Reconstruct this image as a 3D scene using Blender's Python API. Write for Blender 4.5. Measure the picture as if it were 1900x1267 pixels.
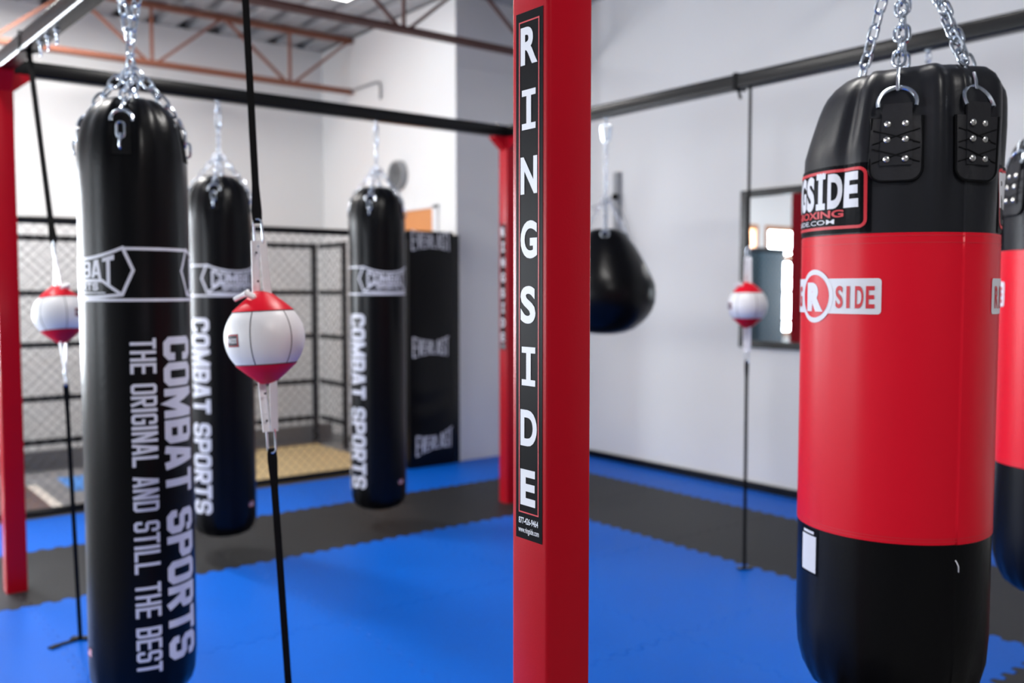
import bpy, bmesh, math, random
from math import sin, cos, pi, radians as rad, atan2, sqrt, asin, hypot
from mathutils import Vector, Matrix, Quaternion
from mathutils.geometry import delaunay_2d_cdt
random.seed(7)
for o in list(bpy.data.objects):
    bpy.data.objects.remove(o)
SC = bpy.context.scene
COL = SC.collection

# ---------------------------------------------------------------- camera
FPX = 1728.0
HEAD = rad(52.06)
PITCH = math.atan(96.5 / FPX)
cam_d = bpy.data.cameras.new('camera')
cam_d.sensor_width = 36.0
cam_d.lens = FPX / 1900 * 36
cam_d.clip_start = 0.05
cam_d.dof.use_dof = True
cam_d.dof.focus_distance = 1.52
cam_d.dof.aperture_fstop = 2.8
cam = bpy.data.objects.new('camera', cam_d)
cam.location = (0, 0, 1.4)
cam.rotation_euler = (pi / 2 - PITCH, 0, HEAD - pi / 2)
COL.objects.link(cam)
SC.camera = cam

# ---------------------------------------------------------------- world, light, exposure
SC.view_settings.view_transform = 'Standard'
SC.view_settings.look = 'None'
SC.view_settings.gamma = 1.0
SC.view_settings.use_curve_mapping = False
SC.view_settings.exposure = 0.14
w = bpy.data.worlds.new('daylight')
w.use_nodes = True
w.node_tree.nodes['Background'].inputs[0].default_value = (0.80, 0.90, 1.0, 1)
w.node_tree.nodes['Background'].inputs[1].default_value = 2.5
SC.world = w


def area(name, loc, aim, sx, sy, power, col=(1, 1, 1), spread=180):
    d = bpy.data.lights.new(name, 'AREA')
    d.shape = 'RECTANGLE'
    d.size, d.size_y = sx, sy
    d.energy = power
    d.color = col
    d.spread = rad(spread)
    o = bpy.data.objects.new(name, d)
    o.location = loc
    o.rotation_euler = Vector(aim).to_track_quat('-Z', 'Z').to_euler()
    COL.objects.link(o)
    return o


DAY = (0.86, 0.93, 1.0)
# daylight through the windows (each lamp sits in its opening, outside the pane)
WIN_BACK = [(-3.2, -2.1), (-1.9, -0.8), (-0.62, 0.48)]           # x ranges of the windows in the back wall
WIN_LEFT = [(2.6, 4.0), (4.9, 6.2), (6.7, 8.0)]   # y ranges, left wall; the first is added to light the red bag
for x0, x1 in WIN_BACK:
    area('window_daylight', ((x0 + x1) / 2, 8.86, 1.50), (0, -1, 0), x1 - x0, 1.6, 330, DAY)
for (y0, y1), pw in zip(WIN_LEFT, (85, 80, 60)):
    area('window_daylight', (-4.40, (y0 + y1) / 2, 1.50), (1, 0, 0), y1 - y0, 1.6, pw, DAY)  # first of these is an added side light

# ---------------------------------------------------------------- materials
def lin(r, g, b):
    f = lambda c: (c / 255 / 12.92) if c / 255 <= 0.04045 else ((c / 255 + 0.055) / 1.055) ** 2.4
    return (f(r), f(g), f(b), 1)


def mat(name, col, rough=0.5, metal=0.0, noise=0.0, nscale=8.0, bump=0.0, bscale=60.0, spec=0.5, coat=0.0, rvar=0.0, emit=0.0):
    m = bpy.data.materials.new(name)
    m.use_nodes = True
    nt = m.node_tree
    b = nt.nodes['Principled BSDF']
    b.inputs['Base Color'].default_value = col
    b.inputs['Roughness'].default_value = rough
    b.inputs['Metallic'].default_value = metal
    b.inputs['Specular IOR Level'].default_value = spec
    b.inputs['Coat Weight'].default_value = coat
    b.inputs['Coat Roughness'].default_value = 0.15
    if emit:
        b.inputs['Emission Color'].default_value = col
        b.inputs['Emission Strength'].default_value = emit
    tc = nt.nodes.new('ShaderNodeTexCoord')
    if noise:
        n = nt.nodes.new('ShaderNodeTexNoise')
        n.inputs['Scale'].default_value = nscale
        n.inputs['Detail'].default_value = 5
        nt.links.new(tc.outputs['Object'], n.inputs['Vector'])
        mp = nt.nodes.new('ShaderNodeMapRange')
        mp.inputs['To Min'].default_value = 1 - noise
        mp.inputs['To Max'].default_value = 1 + noise
        nt.links.new(n.outputs['Fac'], mp.inputs['Value'])
        mx = nt.nodes.new('ShaderNodeMix')
        mx.data_type = 'RGBA'
        mx.blend_type = 'MULTIPLY'
        mx.inputs['Factor'].default_value = 1
        mx.inputs[6].default_value = col
        nt.links.new(mp.outputs['Result'], mx.inputs[7])
        nt.links.new(mx.outputs[2], b.inputs['Base Color'])
        if rvar:
            m2 = nt.nodes.new('ShaderNodeMapRange')
            m2.inputs['To Min'].default_value = rough - rvar
            m2.inputs['To Max'].default_value = rough + rvar
            nt.links.new(n.outputs['Fac'], m2.inputs['Value'])
            nt.links.new(m2.outputs['Result'], b.inputs['Roughness'])
    if bump:
        n = nt.nodes.new('ShaderNodeTexNoise')
        n.inputs['Scale'].default_value = bscale
        n.inputs['Detail'].default_value = 3
        nt.links.new(tc.outputs['Object'], n.inputs['Vector'])
        bp = nt.nodes.new('ShaderNodeBump')
        bp.inputs['Strength'].default_value = bump
        bp.inputs['Distance'].default_value = 0.01
        nt.links.new(n.outputs['Fac'], bp.inputs['Height'])
        nt.links.new(bp.outputs['Normal'], b.inputs['Normal'])
    return m


M = {}
M['wall'] = mat('white_wall_paint', (0.80, 0.80, 0.80, 1), 0.7, noise=0.02, nscale=2, bump=0.08, bscale=30)
M['rear_wall'] = mat('low_bounce_wall', (0.16, 0.16, 0.17, 1), 0.7, noise=0.03, nscale=2)  # unseen wall, darkened to cut the light it bounces back
M['deck'] = mat('galvanised_deck', (0.42, 0.43, 0.45, 1), 0.5, 0.3, noise=0.25, nscale=3)
M['joist1'] = mat('rust_primer_steel', lin(142, 88, 68), 0.6, noise=0.12, nscale=9)
M['joist2'] = mat('dark_brown_steel', lin(92, 58, 52), 0.6, noise=0.12, nscale=9)
M['slab'] = mat('concrete_slab', (0.18, 0.18, 0.18, 1), 0.7, noise=0.1)
M['blue'] = mat('blue_foam', lin(0, 94, 200), 0.45, noise=0.06, nscale=2.5, bump=0.12, bscale=220, rvar=0.05, spec=0.13)
M['black_foam'] = mat('black_foam', lin(40, 40, 42), 0.5, noise=0.12, nscale=2.5, bump=0.12, bscale=220, spec=0.2)
M['red_paint'] = mat('red_powder_coat', (0.46, 0.003, 0.014, 1), 0.26, noise=0.05, nscale=4, bump=0.03, bscale=250, spec=0.2)
M['black_paint'] = mat('black_powder_coat', lin(14, 14, 16), 0.24, noise=0.05, nscale=6, bump=0.03, bscale=80, spec=0.32)
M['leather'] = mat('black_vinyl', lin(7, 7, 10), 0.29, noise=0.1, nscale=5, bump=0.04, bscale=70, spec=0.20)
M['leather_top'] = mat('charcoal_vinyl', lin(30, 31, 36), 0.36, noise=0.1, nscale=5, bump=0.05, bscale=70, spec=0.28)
M['strap_leather'] = mat('strap_leather', lin(40, 40, 44), 0.45, noise=0.1, nscale=9, bump=0.08, bscale=90, spec=0.25)
M['matte_black'] = mat('black_webbing', lin(14, 14, 16), 0.7, noise=0.1, nscale=40, spec=0.15)
M['red_vinyl'] = mat('red_vinyl', lin(228, 14, 42), 0.34, noise=0.05, nscale=4, bump=0.02, bscale=60, spec=0.25)
M['print_white'] = mat('white_print', lin(228, 230, 238), 0.45)
M['print_grey'] = mat('silver_print', lin(228, 229, 238), 0.45)
M['print_red'] = mat('red_print', lin(214, 40, 54), 0.45)
M['white_vinyl'] = mat('white_vinyl', lin(242, 242, 245), 0.38, noise=0.02, nscale=6, bump=0.05, bscale=80)
M['chrome'] = mat('zinc_steel', (0.68, 0.75, 0.85, 1), 0.24, 1.0)
M['rivet'] = mat('nickel', (0.85, 0.84, 0.80, 1), 0.22, 1.0)
M['seam'] = mat('dark_piping', lin(50, 46, 56), 0.6)
M['decal_black'] = mat('black_sticker', lin(10, 10, 15), 0.35, spec=0.06)
M['wood'] = mat('orange_wood', lin(214, 142, 84), 0.5, noise=0.12, nscale=3)
M['frame_wood'] = mat('window_wood', lin(180, 120, 72), 0.5, noise=0.12, nscale=3)
M['grey_plastic'] = mat('grey_plastic', lin(150, 152, 155), 0.5)
M['white_plastic'] = mat('white_plastic', lin(225, 225, 228), 0.5)
M['wire'] = mat('dark_wire', lin(118, 118, 118), 0.5, 0.3)
M['tan_mat'] = mat('tan_floor_mat', lin(190, 166, 120), 0.6, noise=0.06, nscale=5)
M['grey_mat'] = mat('grey_floor_mat', lin(120, 118, 120), 0.6, noise=0.15, nscale=12)
M['brown_mat'] = mat('brown_stripe', lin(92, 70, 66), 0.6, noise=0.1)
M['cream'] = mat('cream_stripe', lin(215, 205, 195), 0.6)
M['blue_stripe'] = mat('blue_stripe', lin(60, 120, 190), 0.6)
M['grey_pad'] = mat('grey_kick_pad', lin(110, 110, 112), 0.6, noise=0.08)
M['dark_brown'] = mat('dark_brown_edge', lin(80, 62, 46), 0.6)
M['teal'] = mat('teal_vinyl', lin(36, 74, 92), 0.4, noise=0.1)
M['olive'] = mat('olive_strap', lin(128, 116, 78), 0.7, noise=0.3, nscale=30)
M['flag_blue'] = mat('flag_blue', lin(60, 66, 120), 0.5)
M['flag_red'] = mat('flag_red', lin(214, 90, 100), 0.5)
M['tube'] = mat('fluorescent_tube', (1.0, 0.98, 0.95, 1), 0.5, emit=6.0)
M['mirror'] = mat('mirror_glass', (0.80, 0.84, 0.86, 1), 0.01, 1.0)


def pane_mat():
    m = bpy.data.materials.new('window_glass')
    m.use_nodes = True
    nt = m.node_tree
    nt.nodes.remove(nt.nodes['Principled BSDF'])
    out = nt.nodes['Material Output']
    t = nt.nodes.new('ShaderNodeBsdfTransparent')
    g = nt.nodes.new('ShaderNodeBsdfGlossy')
    g.inputs['Roughness'].default_value = 0.02
    x = nt.nodes.new('ShaderNodeMixShader')
    x.inputs[0].default_value = 0.06
    nt.links.new(t.outputs[0], x.inputs[1])
    nt.links.new(g.outputs[0], x.inputs[2])
    nt.links.new(x.outputs[0], out.inputs[0])
    return m


M['pane'] = pane_mat()

# ---------------------------------------------------------------- mesh helpers
class MB:
    def __init__(s):
        s.v, s.f, s.m = [], [], []
        s.mats = []

    def mi(s, mt):
        if mt not in s.mats:
            s.mats.append(mt)
        return s.mats.index(mt)

    def add(s, vs, fs, mt=None):
        k = len(s.v)
        s.v += [tuple(v) for v in vs]
        i = s.mi(mt) if mt else 0
        for f in fs:
            s.f.append(tuple(q + k for q in f))
            s.m.append(i)

    def box(s, lo, hi, mt=None):
        x0, y0, z0 = lo
        x1, y1, z1 = hi
        s.add([(x0, y0, z0), (x1, y0, z0), (x1, y1, z0), (x0, y1, z0), (x0, y0, z1), (x1, y0, z1), (x1, y1, z1), (x0, y1, z1)],
              [(0, 3, 2, 1), (4, 5, 6, 7), (0, 1, 5, 4), (1, 2, 6, 5), (2, 3, 7, 6), (3, 0, 4, 7)], mt)

    def bar(s, p0, p1, w, h, up=(0, 0, 1), mt=None):
        p0, p1 = Vector(p0), Vector(p1)
        d = (p1 - p0).normalized()
        u = Vector(up)
        if abs(d.dot(u)) > 0.99:
            u = Vector((1, 0, 0))
        sd = d.cross(u).normalized()
        u = sd.cross(d).normalized()
        vs = []
        for p in (p0, p1):
            for a, b in ((-1, -1), (1, -1), (1, 1), (-1, 1)):
                vs.append(p + sd * a * w / 2 + u * b * h / 2)
        s.add(vs, [(0, 1, 2, 3), (7, 6, 5, 4), (0, 4, 5, 1), (1, 5, 6, 2), (2, 6, 7, 3), (3, 7, 4, 0)], mt)

    def tube(s, pts, r, n=8, closed=False, mt=None):
        pts = [Vector(p) for p in pts]
        N = len(pts)
        rs = r if isinstance(r, (list, tuple)) else [r] * N
        rings, prev = [], None
        for i, p in enumerate(pts):
            if closed:
                d = pts[(i + 1) % N] - pts[i - 1]
            else:
                d = pts[min(i + 1, N - 1)] - pts[max(i - 1, 0)]
            d.normalize()
            if prev is None:
                a = Vector((0, 0, 1)) if abs(d.z) < 0.9 else Vector((1, 0, 0))
                u = d.cross(a).normalized()
            else:
                u = (prev - d * prev.dot(d)).normalized()
            prev = u
            v = d.cross(u)
            rings.append([p + (u * cos(2 * pi * k / n) + v * sin(2 * pi * k / n)) * rs[i] for k in range(n)])
        vs = [q for rg in rings for q in rg]
        fs = []
        for i in range(N if closed else N - 1):
            j = (i + 1) % N
            for k in range(n):
                fs.append((i * n + k, i * n + (k + 1) % n, j * n + (k + 1) % n, j * n + k))
        if not closed:
            fs.append(tuple(range(n - 1, -1, -1)))
            fs.append(tuple((N - 1) * n + k for k in range(n)))
        s.add(vs, fs, mt)

    def lathe(s, prof, n=64, rfun=None, mt=None, caps=True):
        """prof: list of (z, r); rfun(z, r, psi) -> (radius, z)"""
        vs, fs = [], []
        for z, r in prof:
            for k in range(n):
                a = 2 * pi * k / n
                rr, zz = rfun(z, r, a) if rfun else (r, z)
                vs.append((rr * cos(a), rr * sin(a), zz))
        for i in range(len(prof) - 1):
            for k in range(n):
                fs.append((i * n + k, i * n + (k + 1) % n, (i + 1) * n + (k + 1) % n, (i + 1) * n + k))
        if caps:
            fs.append(tuple(range(n - 1, -1, -1)))
            fs.append(tuple((len(prof) - 1) * n + k for k in range(n)))
        s.add(vs, fs, mt)

    def rprism(s, cx, cy, sx, sy, r, z0, z1, mt=None, seg=4):
        vs = []
        for (ax, ay, a0) in ((1, 1, 0), (-1, 1, 90), (-1, -1, 180), (1, -1, 270)):
            for k in range(seg + 1):
                a = rad(a0 + 90 * k / seg)
                vs.append((cx + ax * (sx / 2 - r) + r * cos(a), cy + ay * (sy / 2 - r) + r * sin(a)))
        n = len(vs)
        V = [(x, y, z0) for x, y in vs] + [(x, y, z1) for x, y in vs]
        F = [(k, (k + 1) % n, n + (k + 1) % n, n + k) for k in range(n)]
        F += [tuple(range(n - 1, -1, -1)), tuple(range(n, 2 * n))]
        s.add(V, F, mt)

    def xform(s, mtx):
        s.v = [tuple(mtx @ Vector(v)) for v in s.v]
        return s

    def build(s, name, mt=None, parent=None, smooth=False, angle=40):
        me = bpy.data.meshes.new(name)
        me.from_pydata(s.v, [], s.f)
        ms = s.mats if s.mats else [mt]
        for q in ms:
            me.materials.append(M[q] if isinstance(q, str) else q)
        if s.mats:
            me.polygons.foreach_set('material_index', s.m)
        if smooth:
            me.polygons.foreach_set('use_smooth', [True] * len(me.polygons))
            bm = bmesh.new()
            bm.from_mesh(me)
            for e in bm.edges:
                if len(e.link_faces) == 2 and e.calc_face_angle(0) > rad(angle):
                    e.smooth = False
            bm.to_mesh(me)
            bm.free()
        me.update()
        o = bpy.data.objects.new(name, me)
        COL.objects.link(o)
        if parent is not None:
            o.parent = parent
        return o


def tag(o, label, cat, group=None):
    o['label'] = label
    o['category'] = cat
    if group:
        o['group'] = group
    return o


def thing(name, label, cat, loc=(0, 0, 0), rz=0, group=None):
    o = bpy.data.objects.new(name, None)
    o.empty_display_size = 0.1
    o.location = loc
    o.rotation_euler = (0, 0, rz)
    COL.objects.link(o)
    return tag(o, label, cat, group)


def struct(o):
    o['kind'] = 'structure'
    return o


def copy_tree(o, parent=None):
    c = o.copy()
    COL.objects.link(c)
    c.parent = parent
    for ch in list(o.children):
        copy_tree(ch, c)
    return c


# ---------------------------------------------------------------- lettering
def stroke(pts, t, closed=False):
    """mitred stroke -> quads (2D)"""
    n = len(pts)
    L, R = [], []
    for i in range(n):
        p = Vector(pts[i])
        a = Vector(pts[i - 1]) if (i > 0 or closed) else None
        b = Vector(pts[(i + 1) % n]) if (i < n - 1 or closed) else None
        d1 = (p - a).normalized() if a is not None else (b - p).normalized()
        d2 = (b - p).normalized() if b is not None else d1
        n1, n2 = Vector((-d1.y, d1.x)), Vector((-d2.y, d2.x))
        m = (n1 + n2)
        m = m.normalized() if m.length > 1e-6 else n1
        k = 1 / max(0.35, m.dot(n1))
        L.append(p + m * t / 2 * k)
        R.append(p - m * t / 2 * k)
    q = []
    for i in range(n if closed else n - 1):
        j = (i + 1) % n
        q.append([tuple(R[i]), tuple(R[j]), tuple(L[j]), tuple(L[i])])
    return q


def union(polys):
    """merge overlapping flat polygons into one sheet"""
    V, F = [], []
    for q in polys:
        a = sum(q[i - 1][0] * q[i][1] - q[i][0] * q[i - 1][1] for i in range(len(q)))
        if abs(a) < 1e-10:
            continue
        if a < 0:
            q = q[::-1]
        F.append(list(range(len(V), len(V) + len(q))))
        V += [Vector(p) for p in q]
    r = delaunay_2d_cdt(V, [], F, 0, 1e-7)
    out = [[tuple(r[0][i]) for i in f] for f, src in zip(r[2], r[5]) if src]
    ar = lambda P: sum(abs(sum(q[i - 1][0] * q[i][1] - q[i][0] * q[i - 1][1] for i in range(len(q)))) for q in P)
    return out if ar(out) <= ar(polys) * 1.02 else polys


def glyph(ch, w, h, t, c):
    x0, x1, y0, y1, ym, xm = t / 2, w - t / 2, t / 2, h - t / 2, h / 2, w / 2
    o = []
    S = lambda *p: o.extend(stroke(list(p), t))
    if ch == 'C':
        S((x1, h * .64), (x1, y1 - c), (x1 - c, y1), (x0 + c, y1), (x0, y1 - c), (x0, y0 + c), (x0 + c, y0), (x1 - c, y0), (x1, y0 + c), (x1, h * .36))
    elif ch == 'G':
        S((x1, h * .66), (x1, y1 - c), (x1 - c, y1), (x0 + c, y1), (x0, y1 - c), (x0, y0 + c), (x0 + c, y0), (x1 - c, y0), (x1, y0 + c), (x1, ym))
        S((xm, h * .46), (w, h * .46))
    elif ch in 'O':
        o.extend(stroke([(x1, y0 + c), (x1, y1 - c), (x1 - c, y1), (x0 + c, y1), (x0, y1 - c), (x0, y0 + c), (x0 + c, y0), (x1 - c, y0)], t, True))
    elif ch == 'D':
        S((x0, 0), (x0, h))
        S((x0, y1), (x1 - c, y1), (x1, y1 - c), (x1, y0 + c), (x1 - c, y0), (x0, y0))
    elif ch == 'M':
        S((x0, 0), (x0, h))
        S((x1, 0), (x1, h))
        S((x0 * .9, h), (xm, h * .18), (w - x0 * .9, h))
    elif ch == 'N':
        S((x0, 0), (x0, h))
        S((x1, 0), (x1, h))
        S((x0, h), (x1, 0))
    elif ch == 'B':
        S((x0, 0), (x0, h))
        S((x0, y1), (x1 - c, y1), (x1, y1 - c), (x1, ym + c * .6), (x1 - c, ym), (x0, ym))
        S((x1 - c, ym), (x1, ym - c * .6), (x1, y0 + c), (x1 - c, y0), (x0, y0))
    elif ch in 'PR':
        S((x0, 0), (x0, h))
        S((x0, y1), (x1 - c, y1), (x1, y1 - c), (x1, ym - t * .1 + c * .6), (x1 - c, ym - t * .1), (x0, ym - t * .1))
        if ch == 'R':
            S((xm - t * .1, ym - t * .1), (x1 + t * .08, 0))
    elif ch == 'A':
        S((x0 * .9, 0), (xm - t * .2, h))
        S((w - x0 * .9, 0), (xm + t * .2, h))
        S((x0 + w * .1, h * .25), (x1 - w * .1, h * .25))
    elif ch == 'V':
        S((x0 * .9, h), (xm, 0))
        S((w - x0 * .9, h), (xm, 0))
    elif ch == 'T':
        S((0, y1), (w, y1))
        S((xm, 0), (xm, h))
    elif ch == 'S':
        S((x1, h * .68), (x1, y1 - c), (x1 - c, y1), (x0 + c, y1), (x0, y1 - c), (x0, ym + c), (x0 + c, ym), (x1 - c, ym), (x1, ym - c), (x1, y0 + c), (x1 - c, y0), (x0 + c, y0), (x0, y0 + c), (x0, h * .32))
    elif ch == 'H':
        S((x0, 0), (x0, h))
        S((x1, 0), (x1, h))
        S((x0, ym), (x1, ym))
    elif ch == 'E':
        S((x0, 0), (x0, h))
        for y in (y0, ym, y1):
            S((x0, y), (w, y))
    elif ch == 'L':
        S((x0, 0), (x0, h))
        S((x0, y0), (w, y0))
    elif ch == 'I':
        S((xm, 0), (xm, h))
    return union(o)


def block_text(txt, length, h, tf=0.27, gap=0.14, narrow=0.5, space=0.45):
    """heavy octagonal block letters, first letter at x=0, total given length, cap height h -> quads"""
    W = {'I': 0.36, 'M': 1.25, ' ': space}
    tot = sum(W.get(c, 1.0) for c in txt) + gap * (len(txt) - 1)
    u = length / tot
    t = tf * u
    out, x = [], 0.0
    for c in txt:
        w = W.get(c, 1.0) * u
        if c != ' ':
            for q in glyph(c, w if c != 'I' else max(w, t), h, min(t, h * .3) if c != 'I' else t * 1.1, 0.42 * t):
                out.append([(px + x, py) for px, py in q])
        x += w + gap * u
    return out


_txt_cache = {}


def font_text(txt, h, bold=0.0, xs=1.0, spacing=1.0, length=None):
    """built-in font as flat polygons; cap height h, left edge at x=0, base line y=0"""
    key = (txt, bold, spacing)
    if key not in _txt_cache:
        cu = bpy.data.curves.new('lettering', 'FONT')
        cu.body = txt
        cu.size = 1.0
        cu.offset = bold
        cu.space_character = spacing
        cu.resolution_u = 5
        o = bpy.data.objects.new('lettering', cu)
        COL.objects.link(o)
        dg = bpy.context.evaluated_depsgraph_get()
        dg.update()
        me = bpy.data.meshes.new_from_object(o.evaluated_get(dg))
        polys = [[(me.vertices[i].co.x, me.vertices[i].co.y) for i in p.vertices] for p in me.polygons]
        bpy.data.objects.remove(o)
        bpy.data.curves.remove(cu)
        bpy.data.meshes.remove(me)
        _txt_cache[key] = polys
    polys = _txt_cache[key]
    xs0 = min(p[0] for q in polys for p in q)
    x1 = max(p[0] for q in polys for p in q)
    cap = 0.729 + 2 * bold
    k = h / cap
    kx = k * xs if length is None else length / (x1 - xs0)
    return [[((p[0] - xs0) * kx, (p[1] + bold) * k) for p in q] for q in polys]


def tris(polys, maxlen):
    st = []
    for q in polys:
        for i in range(1, len(q) - 1):
            st.append((q[0], q[i], q[i + 1]))
    out = []
    while st:
        a, b, c = st.pop()
        ab, bc, ca = hypot(a[0] - b[0], a[1] - b[1]), hypot(c[0] - b[0], c[1] - b[1]), hypot(a[0] - c[0], a[1] - c[1])
        mx = max(ab, bc, ca)
        if mx <= maxlen:
            out.append((a, b, c))
            continue
        if mx == bc:
            a, b, c = b, c, a
        elif mx == ca:
            a, b, c = c, a, b
        m = ((a[0] + b[0]) / 2, (a[1] + b[1]) / 2)
        st.append((a, m, c))
        st.append((m, b, c))
    return out


def decal(mb, polys, fn, mt, maxlen=0.012, merge=True):
    """2D polygons -> surface mapped by fn(x, y)"""
    vs, fs, seen = [], [], {}
    if len(polys) > 1 and merge:
        polys = union(polys)
    for t in tris(polys, maxlen):
        f = []
        area2 = (t[1][0] - t[0][0]) * (t[2][1] - t[0][1]) - (t[2][0] - t[0][0]) * (t[1][1] - t[0][1])
        if abs(area2) < 1e-12:
            continue
        if area2 < 0:
            t = (t[0], t[2], t[1])
        for p in t:
            key = (round(p[0], 6), round(p[1], 6))
            if key not in seen:
                seen[key] = len(vs)
                vs.append(fn(*p))
            f.append(seen[key])
        if len(set(f)) == 3:
            fs.append(tuple(f))
    mb.add(vs, fs, mt)


def shift(polys, dx, dy):
    return [[(x + dx, y + dy) for x, y in q] for q in polys]


def rrect(x0, y0, x1, y1, r=0.0, seg=5):
    if r <= 0:
        return [[(x0, y0), (x1, y0), (x1, y1), (x0, y1)]]
    p = []
    for cx, cy, a0 in ((x1 - r, y1 - r, 0), (x0 + r, y1 - r, 90), (x0 + r, y0 + r, 180), (x1 - r, y0 + r, 270)):
        for k in range(seg + 1):
            a = rad(a0 + 90 * k / seg)
            p.append((cx + r * cos(a), cy + r * sin(a)))
    return [p]


def outline(poly, t, closed=True):
    return stroke(poly, t, closed)


# ---------------------------------------------------------------- chain
def link_mesh(mb, p, d, side, L, W, r, mt=None, n=6, k=5):
    """oval chain link centred at p, long axis d, wide axis side"""
    d, side = Vector(d).normalized(), Vector(side)
    side = (side - d * side.dot(d)).normalized()
    pts = []
    hs = L / 2 - W / 2
    for i in range(k + 1):
        a = pi * i / k
        pts.append(Vector(p) + d * (hs + sin(a) * W / 2) + side * (cos(a) * W / 2))
    for i in range(k + 1):
        a = pi + pi * i / k
        pts.append(Vector(p) + d * (-hs + sin(a) * W / 2) + side * (cos(a) * W / 2))
    mb.tube(pts, r, n, True, mt)


def chain(mb, p0, p1, L=0.034, W=0.022, r=0.0032, mt=None, tw=0.0, n=6, k=5):
    p0, p1 = Vector(p0), Vector(p1)
    d = p1 - p0
    pitch = L - 2 * r - 0.001
    num = max(1, round(d.length / pitch))
    dn = d.normalized()
    a = Vector((0, 0, 1)) if abs(dn.z) < 0.9 else Vector((1, 0, 0))
    u = dn.cross(a).normalized()
    v = dn.cross(u)
    for i in range(num):
        p = p0 + d * ((i + 0.5) / num)
        ang = tw + (pi / 2 if i % 2 else 0) + random.uniform(-.15, .15)
        link_mesh(mb, p, dn, u * cos(ang) + v * sin(ang), d.length / num + 2 * r + 0.001, W, r, mt, n, k)


def ring(mb, c, axis_u, axis_v, R, r, a0=0, a1=360, n=20, m=8, mt=None):
    c, u, v = Vector(c), Vector(axis_u).normalized(), Vector(axis_v).normalized()
    full = abs(a1 - a0) >= 360
    N = n if full else n + 1
    pts = [c + (u * cos(rad(a0 + (a1 - a0) * i / n)) + v * sin(rad(a0 + (a1 - a0) * i / n))) * R for i in range(N)]
    mb.tube(pts, r, m, full, mt)


# ================================================================ STRUCTURE
XR, YB, XA, YA = 5.31, 8.56, 4.28, 6.22      # right wall, back wall, alcove wall, grey wall
XL, YR, ZC = -4.1, -3.2, 3.75                # left wall, rear wall, ceiling underside
b = MB()
b.box((XL - .2, YR - .2, -0.25), (XR + .2, YB + .2, -0.022))
struct(b.build('floor', 'slab'))
b = MB()
b.box((XR, YR, -0.022), (XR + .2, YA + .2, ZC))
struct(b.build('wall_right', 'wall'))
b = MB()
b.box((XA, YA, -0.022), (XR, YA + .2, ZC))
struct(b.build('wall_front', 'wall'))
b = MB()
b.box((XA, YA + .2, -0.022), (XA + .2, YB, ZC))
struct(b.build('wall_alcove', 'wall'))
b = MB()
ZW0, ZW1 = 0.7, 2.34
xs = [XL] + [x for wv in WIN_BACK for x in wv] + [XA + .2]
for i in range(0, len(xs), 2):
    b.box((xs[i], YB, -0.022), (xs[i + 1], YB + .2, ZC))
for x0, x1 in WIN_BACK:
    b.box((x0, YB, -0.022), (x1, YB + .2, ZW0))
    b.box((x0, YB, ZW1), (x1, YB + .2, ZC))
struct(b.build('wall_back', 'wall'))
b = MB()
ys = [YR] + [y for wv in WIN_LEFT for y in wv] + [YB + .2]
for i in range(0, len(ys), 2):
    b.box((XL - .2, ys[i], -0.022), (XL, ys[i + 1], ZC))
for y0, y1 in WIN_LEFT:
    b.box((XL - .2, y0, -0.022), (XL, y1, ZW0))
    b.box((XL - .2, y0, ZW1), (XL, y1, ZC))
struct(b.build('wall_left', 'wall'))
b = MB()
b.box((XL - .2, YR - .2, -0.022), (XR + .2, YR, ZC))
struct(b.build('wall_rear', 'rear_wall'))


def window(name, horiz, a0, a1, fixed):
    """wood framed window with two panes in a wall opening"""
    root = bpy.data.objects.new(name, None)
    COL.objects.link(root)
    struct(root)
    fr, pn = MB(), MB()
    def B(mb, u0, u1, z0, z1, d0, d1):
        if horiz:
            mb.box((u0, fixed + d0, z0), (u1, fixed + d1, z1))
        else:
            mb.box((fixed - d1, u0, z0), (fixed - d0, u1, z1))
    T = 0.07
    for u0, u1 in ((a0, a0 + T), (a1 - T, a1)):
        B(fr, u0, u1, ZW0, ZW1, -0.02, 0.12)
    for z0, z1 in ((ZW0, ZW0 + T), (ZW1 - T, ZW1), (1.86, 1.93)):
        B(fr, a0 + T, a1 - T, z0, z1, -0.02, 0.12)
    fr.build('window_frame', 'frame_wood', root)
    B(pn, a0 + T, a1 - T, ZW0 + T, ZW1 - T, 0.07, 0.076)
    pn.build('pane', 'pane', root)


k = 0
for x0, x1 in WIN_BACK:
    k += 1
    window('window_%d' % k, True, x0, x1, YB)
for y0, y1 in WIN_LEFT:  # first one is built round the added side light
    k += 1
    window('window_%d' % k, False, y0, y1, XL)

# ribbed steel deck: ribs run along y
b = MB()
P, D = 0.28, 0.06
xx, prof = XL - .2, []
while xx < XR + .2:
    prof += [(xx, ZC + .002), (xx + P * .5, ZC + .002), (xx + P * .58, ZC + D), (xx + P * .92, ZC + D)]
    xx += P
n = len(prof)
vs = [(x, YR - .2, z) for x, z in prof] + [(x, YB + .2, z) for x, z in prof] + [(x, YR - .2, ZC + .12) for x, z in prof] + [(x, YB + .2, ZC + .12) for x, z in prof]
fs = []
for i in range(n - 1):
    fs += [(i, i + 1, n + i + 1, n + i), (2 * n + i, 3 * n + i, 3 * n + i + 1, 2 * n + i + 1), (i, 2 * n + i, 2 * n + i + 1, i + 1), (n + i, n + i + 1, 3 * n + i + 1, 3 * n + i)]
b.add(vs, fs)
b.box((XL - .2, YB + .14, ZC + .001), (XR + .2, YB + .2, ZC + .12))
b.box((XL - .2, YR - .2, ZC + .001), (XR + .2, YR - .14, ZC + .12))
struct(b.build('ceiling', 'deck'))

# black cove base along the right wall
b = MB()
b.box((XR - .022, YR, 0.0), (XR, YA, 0.055))
struct(b.build('baseboard_right', 'black_paint'))

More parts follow.
